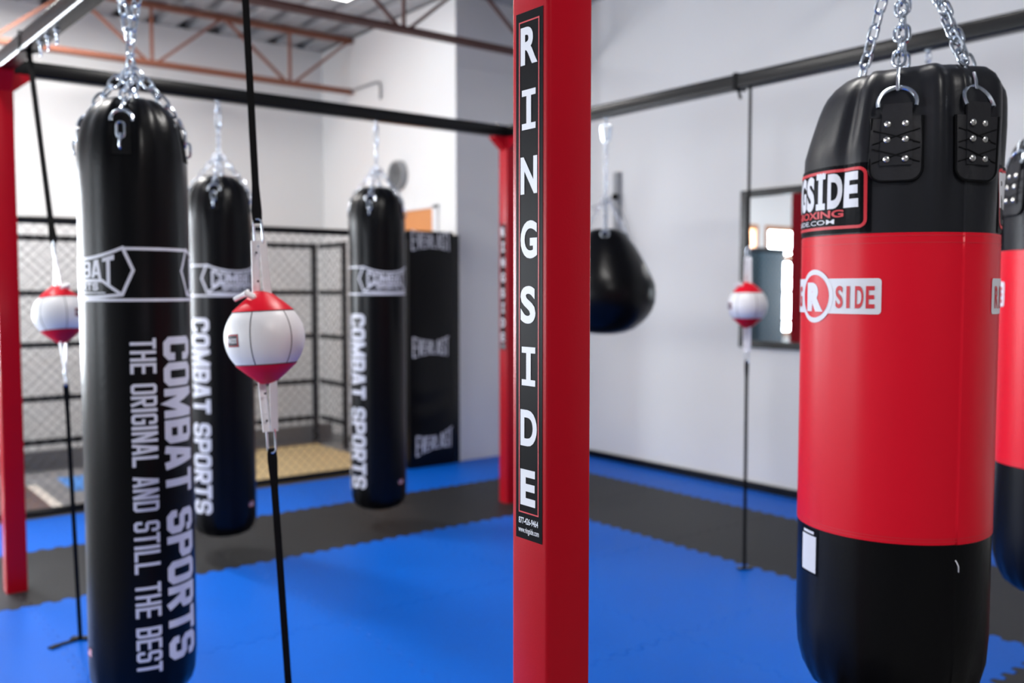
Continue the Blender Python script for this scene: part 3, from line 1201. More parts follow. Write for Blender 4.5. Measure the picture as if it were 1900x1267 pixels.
def make_red_bag(label):
    root = thing('heavy_bag', label, 'punching bag', (0, 0, 0), 0, 'short red and black heavy bags')
    red_section(.485, RZ1 - .001, True, False).build('bag_base', 'leather', root, True, 50)
    red_section(RZ1 - .001, RZ2 + .001, False, False).build('bag_sleeve', 'red_vinyl', root, True, 50)
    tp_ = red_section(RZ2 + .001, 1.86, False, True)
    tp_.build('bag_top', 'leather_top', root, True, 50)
    # stitched rims of the red sleeve
    b = MB()
    for z in (RZ1 + .006, RZ1 + .012, RZ2 - .006, RZ2 - .020):
        decal(b, rrect(-pi * RR, z, pi * RR, z + .0012), red_map(.0008), 'print_red', .02)
    b.build('stitching', None, root)
    # rectangular name patches
    for azr in (rad(-14.5), rad(180 - 10)):
        b = MB()
        Wp = RR * rad(100)
        z0, z1 = RZ2 + .004, RZ2 + .146
        f = red_map(.0022, azr)
        decal(b, rrect(-Wp, z0, 0, z1), f, 'decal_black', .012)
        pt = b.build('name_patch', None, root)
        b = MB()
        f = red_map(.0034, azr)
        decal(b, outline(rrect(-Wp + .011, z0 + .012, -.011, z1 - .011, .014)[0], .0065), f, 'print_red', .012)
        x0, x1 = RR * rad(-97), RR * rad(-6.5)
        zb = z0 + .052
        LH = .078
        pitch = (x1 - x0) / 8
        for q, ch in enumerate('RINGSIDE'):
            lw = pitch * .90
            if ch == 'I':
                pol = rrect(-lw * .2, 0, lw * .2, LH) + rrect(-lw * .42, 0, lw * .42, LH * .17) + rrect(-lw * .42, LH * .83, lw * .42, LH)
            else:
                pol = shift(font_text(ch, LH, bold=.05, length=lw), -lw / 2, 0)
            decal(b, shift(pol, x0 + pitch * (q + .5), zb), f, 'print_white', .012)
        tx = font_text('-BOXING', .0165, bold=.03, length=RR * rad(50))
        decal(b, shift(tx, RR * rad(-67), z0 + .0335), f, 'print_red', .012)
        tx = font_text('RINGSIDE.COM', .0105, bold=.004, length=RR * rad(66))
        decal(b, shift(tx, RR * rad(-89), z0 + .020), f, 'print_white', .012)
        b.build('lettering', None, pt)
    # white round badge with side bars
    for azc in (rad(-53.5), rad(114)):
        b = MB()
        f = red_map(.0012, azc)
        f2 = red_map(.0022, azc)
        zc = 1.3855
        Rb = .0575
        decal(b, rrect(-RR * rad(52), zc - .0365, RR * rad(45.5), zc + .0375, .007), f, 'print_white', .010)
        decal(b, [[(Rb * cos(rad(q * 9)), zc + Rb * sin(rad(q * 9))) for q in range(40)]], red_map(.0016, azc), 'print_white', .010)
        bp = b.build('round_badge', None, root)
        b = MB()
        Ri = .0465
        decal(b, [[(Ri * cos(rad(q * 9)), zc + Ri * sin(rad(q * 9))) for q in range(40)]], red_map(.0020, azc), 'red_vinyl', .010)
        pol = font_text('R', .066, bold=.085, length=.058)
        decal(b, shift(pol, -.028, zc - .033), red_map(.0027, azc), 'print_white', .010)
        for txt, xa, L in (('SIDE', .062, RR * rad(45.5) - .062 - .010), ('RING', -RR * rad(52) + .012, RR * rad(52) - .012 - .062)):
            ww = L / 4
            for q, ch in enumerate(txt):
                pol = font_text(ch, .049, bold=.025, length=ww * (.78 if ch != 'I' else .34))
                decal(b, shift(pol, xa + ww * q + (ww * .25 if ch == 'I' else ww * .1), zc - .0245), f2, 'print_red', .010)
        b.build('lettering', None, bp)
    # small label on the base (its printed code is left blank)
    b = MB()
    f = red_map(.001, rad(-56))
    decal(b, rrect(-.034, .772, .034, .873), f, 'decal_black', .012)
    decal(b, rrect(-.028, .777, .028, .858), red_map(.0016, rad(-56)), 'print_grey', .012)
    decal(b, rrect(-.022, .862, .020, .868), red_map(.0016, rad(-56)), 'print_grey', .012)
    b.build('care_label', None, root)
    # loose thread at the seam
    b = MB()
    pts = [red_map(.002 + .004 * sin(q / 7 * pi), SEAM_AZ)(.006 * q / 7 * (q / 7), .845 - .024 * (q / 7) ** 1.5) for q in range(8)]
    b.tube(pts, .0013, 6)
    b.build('thread_tail', 'print_grey', root, True)
    # reinforced hanging straps
    for az in RSTRAP:
        b = MB()
        W_ = .098
        zt, zl = 1.748, 1.618
        rim = [(-W_ / 2, zt), (-W_ / 2, zl + .025)]
        rim += [(-W_ / 2 + .025 - .025 * cos(rad(q * 18)), zl + .025 - .025 * sin(rad(q * 18))) for q in range(1, 6)]
        rim += [(W_ / 2 - .025 + .025 * sin(rad(q * 18)), zl + .025 - .025 * cos(rad(q * 18))) for q in range(0, 5)]
        rim += [(W_ / 2, zl + .025), (W_ / 2, zt)]
        decal(b, [rim], red_map(.0055, az), 'strap_leather', .012)
        # edge wall + piping
        vs, fs = [], []
        for x, z in rim:
            vs += [red_map(-.002, az)(x, z), red_map(.0056, az)(x, z)]
        for q in range(len(rim)):
            j = (q + 1) % len(rim)
            fs.append((2 * q, 2 * j, 2 * j + 1, 2 * q + 1))
        b.add(vs, fs, 'leather')
        b.tube([red_map(.0052, az)(x, z) for x, z in rim], .0028, 6, False, 'leather')
        sp = b.build('strap_panel', None, root, True, 50)
        # loop strap holding the ring
        b = MB()
        vs, fs = [], []
        zs = [1.650, 1.69, 1.715, 1.74, 1.76, 1.775]
        for z in zs:
            for x in (-.029, 0, .029):
                vs.append(red_map(.0095, az)(x, min(z, 1.775)))
        for i in range(len(zs) - 1):
            for j in range(2):
                fs.append((i * 3 + j, i * 3 + j + 1, i * 3 + j + 4, i * 3 + j + 3))
        k0 = len(vs)
        for z in zs:
            for x in (-.029, 0, .029):
                vs.append(red_map(.004, az)(x, min(z, 1.775)))
        rimi = [0, 1, 2] + [3 * i + 2 for i in range(1, 6)] + [16, 15] + [3 * i for i in range(4, 0, -1)]
        for q in range(len(rimi)):
            j = (q + 1) % len(rimi)
            fs.append((rimi[q], k0 + rimi[q], k0 + rimi[j], rimi[j]))
        b.add(vs, fs)
        b.build('strap_loop', 'strap_leather', sp, True, 50)
        b = MB()
        for x in (-.017, .017):
            for z in (1.662, 1.701, 1.733):
                p = Vector(red_map(.0095, az)(x, z))
                nrm = Vector((cos(az + x / RR), sin(az + x / RR), 0))
                c = MB()
                c.lathe([(0, .0072), (.0018, .0068), (.0036, .0045), (.0044, .001)], 12)
                c.xform(Matrix.Translation(p) @ nrm.to_track_quat('Z', 'Y').to_matrix().to_4x4())
                b.add(c.v, c.f)
        b.build('rivets', 'rivet', sp, True)
        b = MB()
        for z0 in (1.652, 1.690):
            for s in (-1, 1):
                pts = [red_map(.0068 if abs(x) > .029 else .0104, az)(s * x, z0 + .018 + .026 * (x / .04) * .5) for x in (-.044, -.03, -.028, 0, .028, .03, .044)]
                b.tube(pts, .0012, 5)
        b.build('cross_lacing', 'matte_black', sp, True)
        # D ring
        b = MB()
        tang = Vector((-sin(az), cos(az), 0))
        lean = Vector((-cos(az) * .42, -sin(az) * .42, 1)).normalized()
        c = Vector(red_map(.010, az)(0, 1.775))
        ring(b, c, tang, lean, .0365, .0044, -14, 194, 22)
        b.build('d_ring', 'chrome', sp, True)
    return root


def red_chains(root, z_apex):
    for az in RSTRAP:
        b = MB()
        lean = Vector((-cos(az) * .42, -sin(az) * .42, 1)).normalized()
        c = Vector(red_map(.010, az)(0, 1.775)) + lean * .0365
        # S-hook then chain
        top = Vector((.02 * cos(az), .02 * sin(az), z_apex))
        d = (top - c).normalized()
        tang = Vector((-sin(az), cos(az), 0))
        out = Vector((cos(az), sin(az), 0))
        pts = [c + out * .012 + d * .030, c + out * .010 + d * .012, c + out * .004 - d * .006, c - out * .006 - d * .002, c - out * .006 + d * .02, c - out * .002 + d * .05, c + d * .066, c + out * .006 + d * .060]
        b.tube(pts, .0036, 8)
        b.build('s_hook', 'chrome', root, True)
        b = MB()
        chain(b, c + d * .055, top, .0385, .0235, .0034, tw=az, n=8, k=6)
        b.build('chain', 'chrome', root, True)
    b = MB()
    ring(b, (0, 0, z_apex + .02), (1, 0, 0), (0, 0, 1), .026, .005)
    chain(b, (0, 0, z_apex + .04), (0, 0, ZB0 - .04), .04, .028, .0045)
    b.build('beam_chain', 'chrome', root, True)


red1 = make_red_bag('large red and black heavy bag with white round badge, nearest on the right')
red1.location = (P_RED1.x, P_RED1.y, 0)
red1.rotation_euler.z = cam_az(P_RED1)
red_chains(red1, 2.17)
red2 = copy_tree(red1)
red2['label'] = 'red and black heavy bag cut off by the right edge, behind the nearest red bag'
P_RED2 = Vector((3.03, 1.16))
red2.location = (P_RED2.x, P_RED2.y, 0.0)
red2.rotation_euler.z = cam_az(P_RED2) + rad(-54)
for p in (P_RED1, P_RED2):
    eye_bolt(b_nr, p.x, 1.11 if p is P_RED1 else P_RED2.y - .03, .018, .5)

# ================================================================ DOUBLE END BALLS
def make_ball(label):
    root = thing('double_end_ball', label, 'striking ball', (0, 0, 0), 0, 'white and red double end balls')
    R = .0955
    zc = .66 * R
    b = MB()
    prof = []
    for q in range(17):
        z = -zc + 2 * zc * q / 16
        prof.append((z, sqrt(R * R - z * z)))
    b.lathe(prof, 64)
    b.build('ball_body', 'white_vinyl', root, True)
    rr = sqrt(R * R - zc * zc)
    for s, nm in ((1, 'top_cap'), (-1, 'bottom_cap')):
        b = MB()
        pf = [(s * zc, rr + .0012), (s * (zc + .004), rr - .001), (s * (zc + .025), rr * .66), (s * (zc + .045), .0215), (s * (zc + .049), .016), (s * (zc + .049), .002)]
        if s < 0:
            pf = pf[::-1]
        b.lathe(pf, 48, lambda z, r, a: (r * (1 + .025 * cos(6 * a)) if .02 < r < rr * .98 else r, z))
        b.build(nm, 'red_vinyl', root, True)
    b = MB()
    for q in range(6):
        az = rad(-20 + q * 60)
        pts = []
        for k in range(13):
            z = -zc + 2 * zc * k / 12
            r = sqrt(R * R - z * z) - .0004
            pts.append((r * cos(az), r * sin(az), z))
        b.tube(pts, .0013, 6)
    for z in (-zc, zc):
        b.tube([((rr + .0006) * cos(rad(a * 7.5)), (rr + .0006) * sin(rad(a * 7.5)), z) for a in range(48)], .0012, 6, True)
    b.build('seam_piping', 'seam', root, True)
    # name label
    b = MB()
    az = rad(-50)
    def fn(e):
        def f(x, y):
            rz = sqrt(R * R - y * y) + e
            a = az + x / R
            return (rz * cos(a), rz * sin(a), y)
        return f
    decal(b, rrect(-.019, -.018, .019, .012), fn(.0008), 'seam', .008)
    decal(b, outline([(-.017, -.016), (.017, -.016), (.017, .010), (-.017, .010)], .0016), fn(.0012), 'print_red', .008)
    tx = font_text('RINGSIDE', .012, bold=.02, length=.030)
    decal(b, shift(tx, -.015, -.009), fn(.0014), 'print_white', .008)
    b.build('name_label', None, root)
    # white leather loops above and below
    for s, z_a, z_b, nm in ((1, zc + .040, zc + .170, 'top_loop'), (-1, zc + .040, zc + .165, 'bottom_loop')):
        b = MB()
        for yy, w_ in ((-.009, .018), (.009, .018)):
            seg = 6
            L = []
            for q in range(seg + 1):
                t = q / seg
                L.append(Vector((.012 * (1 - t) * (1 if yy > 0 else -1) + .002, yy * (1 + .5 * (1 - t)), s * (z_a + (z_b - z_a) * t))))
            for q in range(seg):
                b.bar(L[q], L[q + 1] + (L[q + 1] - L[q]) * .02, w_, .0045, (1, .25, 0))
        lp = b.build(nm, 'white_vinyl', root, False)
        b = MB()
        for zz in (.25, .78):
            c = MB()
            c.lathe([(0, .0030), (.002, .0030), (.0025, .001)], 8)
            z = s * (z_a + (z_b - z_a) * zz)
            x = .002 + .012 * (1 - zz) + .0035
            c.xform(Matrix.Translation((x, -.007, z)) @ Matrix.Rotation(pi / 2, 4, 'Y'))
            b.add(c.v, c.f)
        b.build('loop_rivets', 'seam', lp, True)
        b = MB()
        link_mesh(b, (0, 0, s * (z_b + .020)), (0, 0, 1), (.3, 1, 0), .066, .020, .0028, n=8)
        b.build('snap_hook', 'chrome', root, True)
    # knotted lace at the filling slit
    b = MB()
    az = rad(-32)
    o_ = Vector((cos(az), sin(az), 0))
    t_ = Vector((sin(az), -cos(az), 0))
    c = o_ * .040 + Vector((0, 0, zc + .036))
    b.tube([c - o_ * .02 - Vector((0, 0, .012)), c, c + o_ * .010 + t_ * .012 + Vector((0, 0, .008)), c + t_ * .028 + Vector((0, 0, .004)), c + t_ * .05 - Vector((0, 0, .004))], [.004, .008, .0075, .0065, .006], 8)
    b.tube([c + t_ * .004 - o_ * .01, c + t_ * .012 + o_ * .012 + Vector((0, 0, .01)), c + t_ * .016 - o_ * .006 + Vector((0, 0, .014))], .0045, 8)
    b.build('lace_knot', 'white_vinyl', root, True)
    return root


def webbing(mb, p, q, w_, t_, flare=True):
    p, q = Vector(p), Vector(q)
    d = (q - p).normalized()
    view = Vector((p.x, p.y, 0)).normalized()
    side = d.cross(view).normalized()
    nn = side.cross(d)
    vs, fs = [], []
    st = [(0, 1.0), (.02, 1.35), (.05, 1.4), (.16, 1.0), (1, 1.0)] if flare else [(0, 1), (1, 1)]
    L = (q - p).length
    for s_, k_ in st:
        s2 = s_ if s_ == 1 else s_ * min(1, .6 / L)
        c = p + (q - p) * s2
        for a, b_ in ((-1, -1), (1, -1), (1, 1), (-1, 1)):
            vs.append(c + side * a * w_ / 2 * k_ + nn * b_ * t_ / 2 * (1.6 if k_ > 1.5 else 1))
    for i in range(len(st) - 1):
        for k in range(4):
            fs.append((i * 4 + k, i * 4 + (k + 1) % 4, i * 4 + 4 + (k + 1) % 4, i * 4 + 4 + k))
    fs += [(3, 2, 1, 0), tuple(len(vs) - 4 + k for k in range(4))]
    mb.add(vs, fs)


def place_ball(root, P, zc, top_pt, bot_pt, spin, wt, wb, flare=True):
    """ball at P, cords to the beam and to the floor; the ball leans along the cord"""
    root.location = (P.x, P.y, zc)
    ax = (Vector(top_pt) - Vector(bot_pt)).normalized()
    q = Vector((0, 0, 1)).rotation_difference(ax)
    root.rotation_mode = 'QUATERNION'
    az = cam_az(P) + spin
    root.rotation_quaternion = q @ Quaternion((0, 0, 1), az)
    inv = Matrix.LocRotScale(root.location, root.rotation_quaternion, None).inverted()
    R = .0955
    c = Vector(root.location)
    qa = c + ax * (.66 * R + .212)
    qb = c - ax * (.66 * R + .207)
    b = MB()
    webbing(b, qa, top_pt, wt, .004, flare)
    b.xform(inv)
    b.build('upper_cord', 'matte_black', root)
    b = MB()
    webbing(b, qb, bot_pt, wb, .005, flare)
    b.xform(inv)
    b.build('lower_cord', 'matte_black', root)
    b = MB()
    b.bar(Vector(bot_pt) + Vector((-.03, .02, .004)), Vector(bot_pt) + Vector((.03, -.02, .004)), .03, .008)
    b.xform(inv)
    b.build('floor_plate', 'black_paint', root)
    return inv


def beam_loop(root, inv, p, along, w_=.02, drop=0.0):
    """webbing wrapped round the beam"""
    b = MB()
    d = Vector(along).normalized()
    sd = Vector((d.y, -d.x, 0))
    zc, h = (ZB0 + ZB1) / 2, .0385
    c = Vector((p[0], p[1], zc))
    pts = [(-.038, -h), (-.038, h), (.038, h), (.038, -h)]
    for i in range(4):
        a, e = pts[i], pts[(i + 1) % 4]
        up = sd * (1 if i == 0 else -1) if i in (0, 2) else Vector((0, 0, 1))
        b.bar(c + sd * a[0] + Vector((0, 0, a[1])), c + sd * e[0] + Vector((0, 0, e[1])), w_, .004, up)
    b.xform(inv)
    b.build('beam_loop', 'matte_black', root)


def zat(y, P):
    """height of a photo row at the depth of a plan point"""
    dep = P.x * cos(HEAD) + P.y * sin(HEAD)
    u = (633.5 - y) / FPX
    # depth along the axis solves dep = cos*t + sin*u*t
    t = dep / (cos(PITCH) + sin(PITCH) * u)
    return 1.4 + t * (u * cos(PITCH) - sin(PITCH))


ballC = make_ball('white and red double end ball in the centre left, nearest to the camera')
ballL = copy_tree(ballC)
ballL['label'] = 'white and red double end ball at the left edge, beside the left red post'
ballR = copy_tree(ballC)
ballR['label'] = 'white and red double end ball hanging in front of the black framed mirror'
tC = cross_line(bearing(456), BN, BL)
bC = bearing(543) * (P_BALLC.length)
inv = place_ball(ballC, P_BALLC, zat(626, P_BALLC), (tC.x, tC.y, ZB0), (bC.x, bC.y, 0.002), rad(0), .017, .017)
beam_loop(ballC, inv, tC, (BL[0] - BN[0], BL[1] - BN[1], 0))
tL = cross_line(bearing(66), BN, BL)
inv = place_ball(ballL, P_BALLL, zat(583, P_BALLL), (tL.x, tL.y, ZB0), (P_BALLL.x + .05, P_BALLL.y + .03, 0.002), rad(95), .021, .016)
beam_loop(ballL, inv, tL, (BL[0] - BN[0], BL[1] - BN[1], 0), .012)
b = MB()
bp = Vector((P_BALLL.x + .05, P_BALLL.y + .03, .004))
b.bar(bp, bp + Vector((-.085, -.02, 0)), .018, .006)
b.bar(bp + Vector((-.085, -.02, 0)), bp + Vector((-.12, -.04, 0)), .024, .008)
b.xform(inv)
b.build('strap_tail', 'matte_black', ballL)
tR = P_BALLR
inv = place_ball(ballR, P_BALLR, zat(566, P_BALLR), (tR.x, tR.y, ZB0), (P_BALLR.x + .03, P_BALLR.y + .02, 0.002), rad(-12), .014, .016)
beam_loop(ballR, inv, cross_line(bearing(1367), BF, BR), (0, 1, 0), .02)
b = MB()
pr_ = cross_line(bearing(1369), BF, BR)
b.bar((pr_.x - .02, pr_.y, ZB0 + .002), (pr_.x - .01, pr_.y - .01, ZB0 - .05), .014, .005, (1, 0, 0))
b.xform(inv)
b.build('strap_tail', 'matte_black', ballR)
eb = cross_line(bearing(1712), BF, BR)
eye_bolt(b_fr, eb.x, eb.y, .020, .9)
for xx in (88, 102, 118):
    e_ = cross_line(bearing(xx), BN, BL)
    eye_bolt(b_ln, e_.x, e_.y, .020, 1.4)

# ================================================================ CAGE
def diamond_mesh(mb, o, u, L, H, pitch=.072, r=.0014, z0=.0):
    """woven wire diamonds in the plane o + u*s + z"""
    o, u = Vector(o), Vector(u)
    for sg in (1, -1):
        n = int((L + H) / pitch) + 1
        for i in range(n):
            c = i * pitch - (H if sg > 0 else 0)
            # line s = c + sg*z (sg>0) / s = c - z
            pts = []
            za, zb = 0.0, H
            if sg > 0:
                za = max(za, -c)
                zb = min(zb, L - c)
            else:
                za = max(za, c - L)
                zb = min(zb, c)
            if zb - za < .01:
                continue
            p = o + u * (c + sg * za) + Vector((0, 0, z0 + za))
            q = o + u * (c + sg * zb) + Vector((0, 0, z0 + zb))
            mb.bar(p, q, r * 2, r * 2)


YC = 6.30
cage = thing('training_cage', 'black framed chain link cage along the far edge of the blue mats', 'cage', (0, YC, 0))
b = MB()
diamond_mesh(b, (-1.2, 0, 0), (1, 0, 0), 4.98, 1.80, z0=.03)
b.build('wire_mesh', 'wire', cage)
for z, r in ((1.825, .024), (.022, .022)):
    b = MB()
    b.tube([(-1.2, 0, z), (3.79, 0, z)], r, 12)
    b.build('rail', 'black_paint', cage, True)
for x in (-1.2, 3.80):
    b = MB()
    b.tube([(x, 0, 0), (x, 0, 1.85)], .024, 12)
    b.build('fence_post', 'black_paint', cage, True)

YF, XF = 7.80, 3.80
back = bpy.data.objects.new('rear_frame', None)
COL.objects.link(back)
back.parent = cage
back.location = (0, YF - YC, 0)
b = MB()
diamond_mesh(b, (-1.2, .03, 0), (1, 0, 0), 5.0, 1.68, z0=.14)
b.build('wire_mesh', 'wire', back)
RZ = (1.79, 1.372, .977, .565, .232)
for z in RZ:
    b = MB()
    b.tube([(-1.2, 0, z), (XF, 0, z)], .024, 10)
    b.build('rail', 'black_paint', back, True)
for x, r in ((XF, .03), (2.25, .028), (.62, .05), (.80, .022), (-.9, .03)):
    b = MB()
    b.tube([(x, 0, .0), (x, 0, 1.815)], r, 12)
    b.build('fence_post', 'black_paint', back, True)
side = bpy.data.objects.new('end_frame', None)
COL.objects.link(side)
side.parent = cage
side.location = (XF + .04, -YC, 0)
b = MB()
diamond_mesh(b, (.03, YF - .48, 0), (0, 1, 0), .44, 1.68, z0=.14)
b.build('wire_mesh', 'wire', side)
for z in RZ:
    b = MB()
    b.tube([(0, YF - .50, z), (0, YF - .05, z)], .024, 10)
    b.build('rail', 'black_paint', side, True)
b = MB()
b.tube([(0, YF - .50, 0), (0, YF - .50, 1.815)], .026, 12)
b.build('fence_post', 'black_paint', side, True)
b = MB()
b.box((-1.3, YF + .06, 0), (XF + .2, YF + .14, .15))
tag(b.build('kick_pad', 'grey_pad'), 'long grey kick pad at the foot of the rear cage frame', 'pad')
b = MB()
b.box((2.10, 6.335, -.021), (3.76, 7.72, .003))
b.box((2.10, 7.72, -.021), (3.80, 7.765, .012), 'dark_brown')
b.mats = ['tan_mat', 'dark_brown']
b.m = [0] * 6 + [1] * 6
tag(b.build('cage_mat', None), 'tan floor mat with brown rim inside the cage behind the fence', 'floor mat')
# printed grey mat in the left part of the cage
b = MB()
b.box((-1.3, 6.335, -.021), (2.08, 7.765, .002), 'grey_mat')
for q in range(8):
    b.box((-1.3, 6.36 + q * .17, .002), (2.08, 6.375 + q * .17, .0028), 'grey_pad')
def para(x0, y0, x1, y1, wv, mt, z=.0034):
    b.add([(x0, y0, z), (x0 + wv, y0, z), (x1 + wv, y1, z), (x1, y1, z)], [(0, 1, 2, 3)], mt)
para(.20, 6.36, .20, 7.30, 1.11, 'brown_mat', .0032)
para(1.31, 6.36, 1.31, 7.30, .06, 'cream', .004)
para(1.53, 6.90, 1.54, 7.46, .24, 'blue_stripe', .004)
tag(b.build('cage_mat', None), 'grey floor mat with brown, cream and blue bands at the left of the cage', 'floor mat')
# rolled strap lying on the rail
b = MB()
pts = [(.18 + .011 * q, YF - .035 + .012 * sin(q * 1.3), 1.024 + .008 * sin(q * .9)) for q in range(48)]
b.tube(pts, [.018 + .007 * sin(q * 1.7) for q in range(48)], 8)
tag(b.build('strap_bundle', 'olive', None, True), 'olive strap bundle lying along the middle rail of the rear cage frame', 'strap')

# stack of teal crash mats in the cage (seen in the mirror)
for q in range(7):
    b = MB()
    b.rprism(0, 0, .52, .44, .03, 0, .274)
    o = b.build('crash_mat', 'teal', None, True)
    o.location = (.76, 7.49, .004 + q * .2745)
    tag(o, 'teal crash mat, %s from the bottom of the stack reflected in the mirror' % ORD[q], 'gym mat', 'stacked teal crash mats')

# ================================================================ WALL MAT
wm = thing('wall_mat', 'tall black padded wall mat with white lettering beside the cage', 'gym mat', (3.80, 6.20, 0))
b = MB()
nz, nx = 46, 8
Wm, Hm = .415, 1.855
vs, fs = [], []
for i in range(nz + 1):
    for j in range(nx + 1):
        u, v = j / nx, i / nz
        bul = .018 * (1 - (2 * u - 1) ** 4) * (1 - (2 * v - 1) ** 8)
        wr = .004 * sin(v * 60 + sin(u * 5) * 1.2) * math.exp(-((v - .30) / .10) ** 2) * (1 - (2 * u - 1) ** 4)
        vs.append((u * Wm, -.03 - bul - wr, v * Hm))
k0 = len(vs)
for i in range(nz):
    for j in range(nx):
        a = i * (nx + 1) + j
        fs.append((a, a + 1, a + nx + 2, a + nx + 1))
rimi = list(range(nx + 1)) + [(nx + 1) * i + nx for i in range(1, nz + 1)] + [(nx + 1) * nz + j for j in range(nx - 1, -1, -1)] + [(nx + 1) * i for i in range(nz - 1, 0, -1)]
vs += [(vs[q][0], .03, vs[q][2]) for q in rimi]
m_ = len(rimi)
for q in range(m_):
    fs.append((rimi[q], k0 + q, k0 + (q + 1) % m_, rimi[(q + 1) % m_]))
fs.append(tuple(k0 + q for q in range(m_)))
b.add(vs, fs)
b.build('mat_panel', 'leather', wm, True, 50)
b = MB()
b.box((Wm + .002, -.024, 0), (.478, .03, 1.835))
b.build('edge_panel', 'black_paint', wm)


def everlast(z, hh, x0, x1, tilt=0.0, skip=()):
    L = x1 - x0
    out = []
    for idx, ch in enumerate('EVERLAST'):
        if idx in skip:
            continue
        u0 = L * idx / 8
        for q in glyph(ch, L / 8 * .90, hh, L / 8 * .25, .004):
            qq = []
            for x, y in q:
                X = u0 + x
                t = abs(2 * X / L - 1)
                # tall ends, narrow waist
                k = .62 + .38 * t ** 1.6
                qq.append((x0 + X, z + hh / 2 + (y / hh - .42) * hh * k + tilt * (X / L - .5)))
            out.append(qq)
    # slab serifs
    return out


b = MB()
fm = lambda x, y: (x, -.0325 - .018 * (1 - (2 * x / Wm - 1) ** 4) * (1 - (2 * y / Hm - 1) ** 8) - .0045, y)
decal(b, everlast(1.685, .165, .02, Wm - .03), fm, 'print_grey', .03, False)
decal(b, everlast(.855, .165, .025, Wm - .055), fm, 'print_grey', .03, False)
decal(b, everlast(.10, .17, .05, Wm - .02, .05), fm, 'print_grey', .03, False)
b.build('lettering', None, wm)

# ================================================================ MIRROR
mr = thing('wall_mirror', 'black framed rectangular mirror on the right wall behind the red bag', 'mirror', (XR, 3.44, 0))
y0, y1, z0, z1, T = -.74, .74, .997, 2.085, .05
b = MB()
for a in ((y0, y0 + T, z0, z1), (y1 - T, y1, z0, z1)):
    b.box((-.03, a[0], a[2]), (-.001, a[1], a[3]))
for a in ((y0 + T, y1 - T, z0, z0 + T), (y0 + T, y1 - T, z1 - T, z1)):
    b.box((-.03, a[0], a[2]), (-.001, a[1], a[3]))
b.build('mirror_frame', 'black_paint', mr)
b = MB()
b.box((-.014, y0 + T, z0 + T), (-.002, y1 - T, z1 - T))
b.build('mirror_glass', 'mirror', mr)

# ================================================================ WALL CLOCK, BRACKET, CONDUIT
ck = thing('wall_clock', 'round grey wall clock high on the white wall above the orange door', 'clock', (XA, 7.08, 2.395))
rotY = Matrix.Rotation(-pi / 2, 4, 'Y')
b = MB()
b.lathe([(.001, .128), (.045, .128), (.055, .122), (.055, .112), (.046, .110)], 40, caps=False)
b.lathe([(.001, .128), (.0012, .01)], 40, caps=False)
b.xform(rotY)
b.build('clock_rim', 'grey_plastic', ck, True)
b = MB()
b.lathe([(.040, .002), (.0465, .112)], 40, caps=False)
b.lathe([(.0445, .112), (.0460, .002)], 40)
b.xform(rotY)
M['clock_face'] = mat('clock_face_grey', lin(96, 98, 100), 0.4, noise=0.25, nscale=30)
b.build('clock_face', 'clock_face', ck, True)
b = MB()
b.bar((-.0485, 0, 0), (-.0485, -.035, .045), .006, .002, (1, 0, 0))
b.bar((-.0495, 0, 0), (-.0495, .03, .075), .005, .002, (1, 0, 0))
b.build('clock_hands', 'seam', ck)

bk = thing('wall_bracket', 'grey steel wall bracket bar with black knob behind the teardrop bag', 'bracket', (XR, 5.416, 0))
b = MB()
b.box((-.035, -.028, 1.80), (-.001, .028, 2.337))
b.build('bracket_bar', 'grey_plastic', bk)
b = MB()
b.lathe([(0, .022), (.03, .026), (.04, .018), (.042, .002)], 16)
b.xform(Matrix.Translation((-.034, -.01, 2.14)) @ rotY)
b.build('knob', 'matte_black', bk, True)
b = MB()
b.tube([(-.05, -.01, 2.14), (-.03, -.11, 1.93), (-.03, -.19, 1.72)], .005, 6)
b.tube([(-.05, -.01, 2.14), (-.03, .13, 2.11), (-.03, .30, 2.07)], .005, 6)
b.build('lines', 'grey_plastic', bk, True)  # two thin grey lines running out from the knob

b = MB()
b.tube([(XA - .02, 7.93, 3.262), (XA - .02, 7.46, 3.262), (XA - .02, 7.40, 3.25), (XA - .02, 7.38, 3.22), (XA - .02, 7.38, 3.10)], .011, 8)
tag(b.build('conduit', 'grey_plastic', None, True), 'thin grey conduit bent downwards on the alcove wall above the black beam', 'pipe')

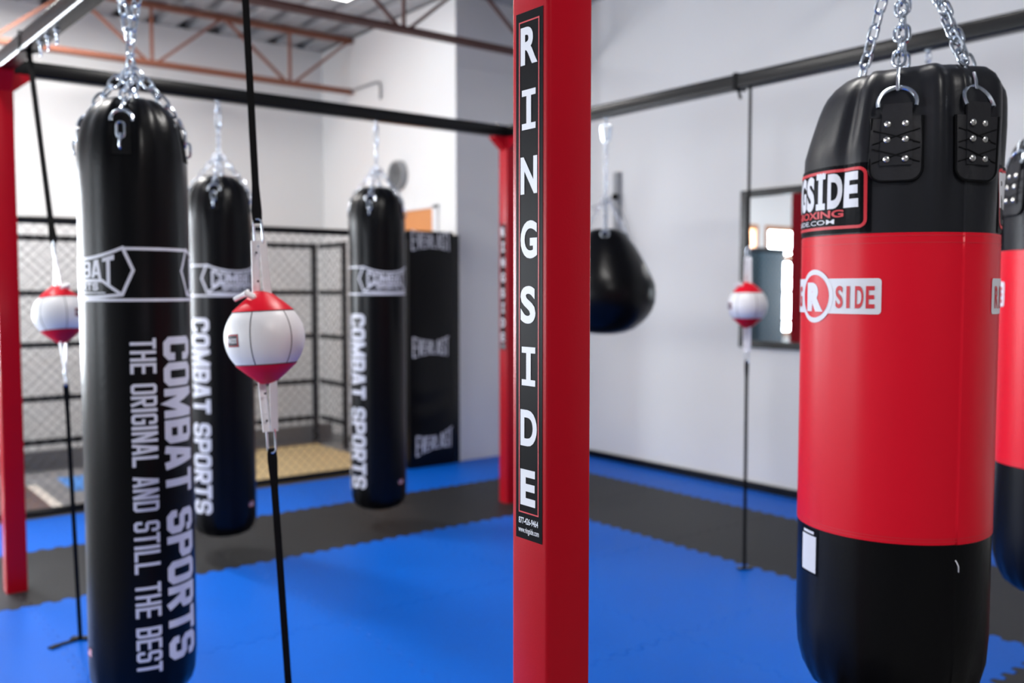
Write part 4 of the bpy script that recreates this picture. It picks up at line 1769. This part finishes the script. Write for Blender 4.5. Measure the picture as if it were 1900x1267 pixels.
# ================================================================ JOISTS AND LIGHTS
def joist(y, x0, x1, mt, label, node0, pitch, zb=3.255):
    root = thing('roof_joist', label, 'roof joist', (0, y, 0), 0, 'open web roof joists')
    zt = ZC - .024
    for z, nm in ((zb, 'bottom_chord'), (zt, 'top_chord')):
        b = MB()
        for s in (-1, 1):
            b.box((x0, s * .014 - .004, z - .022), (x1, s * .014 + .004, z + .022))
            b.box((x0, min(s * .014, s * .045), z - .022), (x1, max(s * .014, s * .045), z - .015))
        b.build(nm, mt, root)
    b = MB()
    x = node0
    while x > x0 + .2:
        x -= pitch
    while x < x1 + pitch:
        for a, c in (((x - .03, zb), (x - pitch / 2, zt)), ((x + .03, zb), (x + pitch / 2, zt)), ((x, zb), (x, zt))):
            if x0 <= a[0] <= x1 and x0 <= c[0] <= x1:
                b.bar((a[0], 0, a[1]), (c[0], 0, c[1]), .022, .022, (0, 1, 0))
        x += pitch
    b.build('web_bars', mt, root)


joist(7.93, XL, XA - .001, 'joist1', 'rusty brown roof joist nearest the back wall', 3.65, 1.21)
joist(5.81, XL, XR - .001, 'joist2', 'dark brown roof joist crossing above the wall corner', 3.55, 1.21)
joist(3.40, XL, XR - .001, 'joist2', 'dark brown roof joist above the rack, nearest the camera', 3.3, 1.21)


def fixture(x, y0, y1, label):
    root = thing('ceiling_light', label, 'ceiling light', (x, (y0 + y1) / 2, ZC), 0, 'fluorescent strip lights')
    h = (y1 - y0) / 2
    b = MB()
    b.box((-.11, -h, -.045), (.11, h, -.001))
    b.build('light_housing', 'white_plastic', root)
    b = MB()
    b.box((-.10, -h + .01, -.058), (.10, h - .01, -.0455))
    b.build('diffuser', 'tube', root)


fixture(3.51, 5.92, 6.78, 'white fluorescent strip light on the ceiling beyond the second joist')
fixture(2.2, 1.6, 2.8, 'added white fill light, unseen on the ceiling above the rack')  # unseen fixture added as general fill
fixture(1.3, 6.3, 7.5, 'added white fill light, unseen on the ceiling above the cage')  # added out of view to brighten the back and alcove walls
fixture(0.8, -1.8, -0.6, 'added white fill light, unseen on the ceiling behind the camera')  # added to lift the surfaces that face the camera
fixture(0.2, 4.0, 5.2, 'added white fill light, unseen on the ceiling left of the rack')  # second unseen fixture added for general fill
for x, y, pw in ((2.2, 2.2, 45), (0.2, 4.6, 45), (1.3, 6.9, 90), (0.8, -1.2, 64)):
    area('fill_light', (x, y, ZC - .075), (0, 0, -1), .2, 1.1, pw, (1, .97, .93))  # fill lamps below the four added fixtures
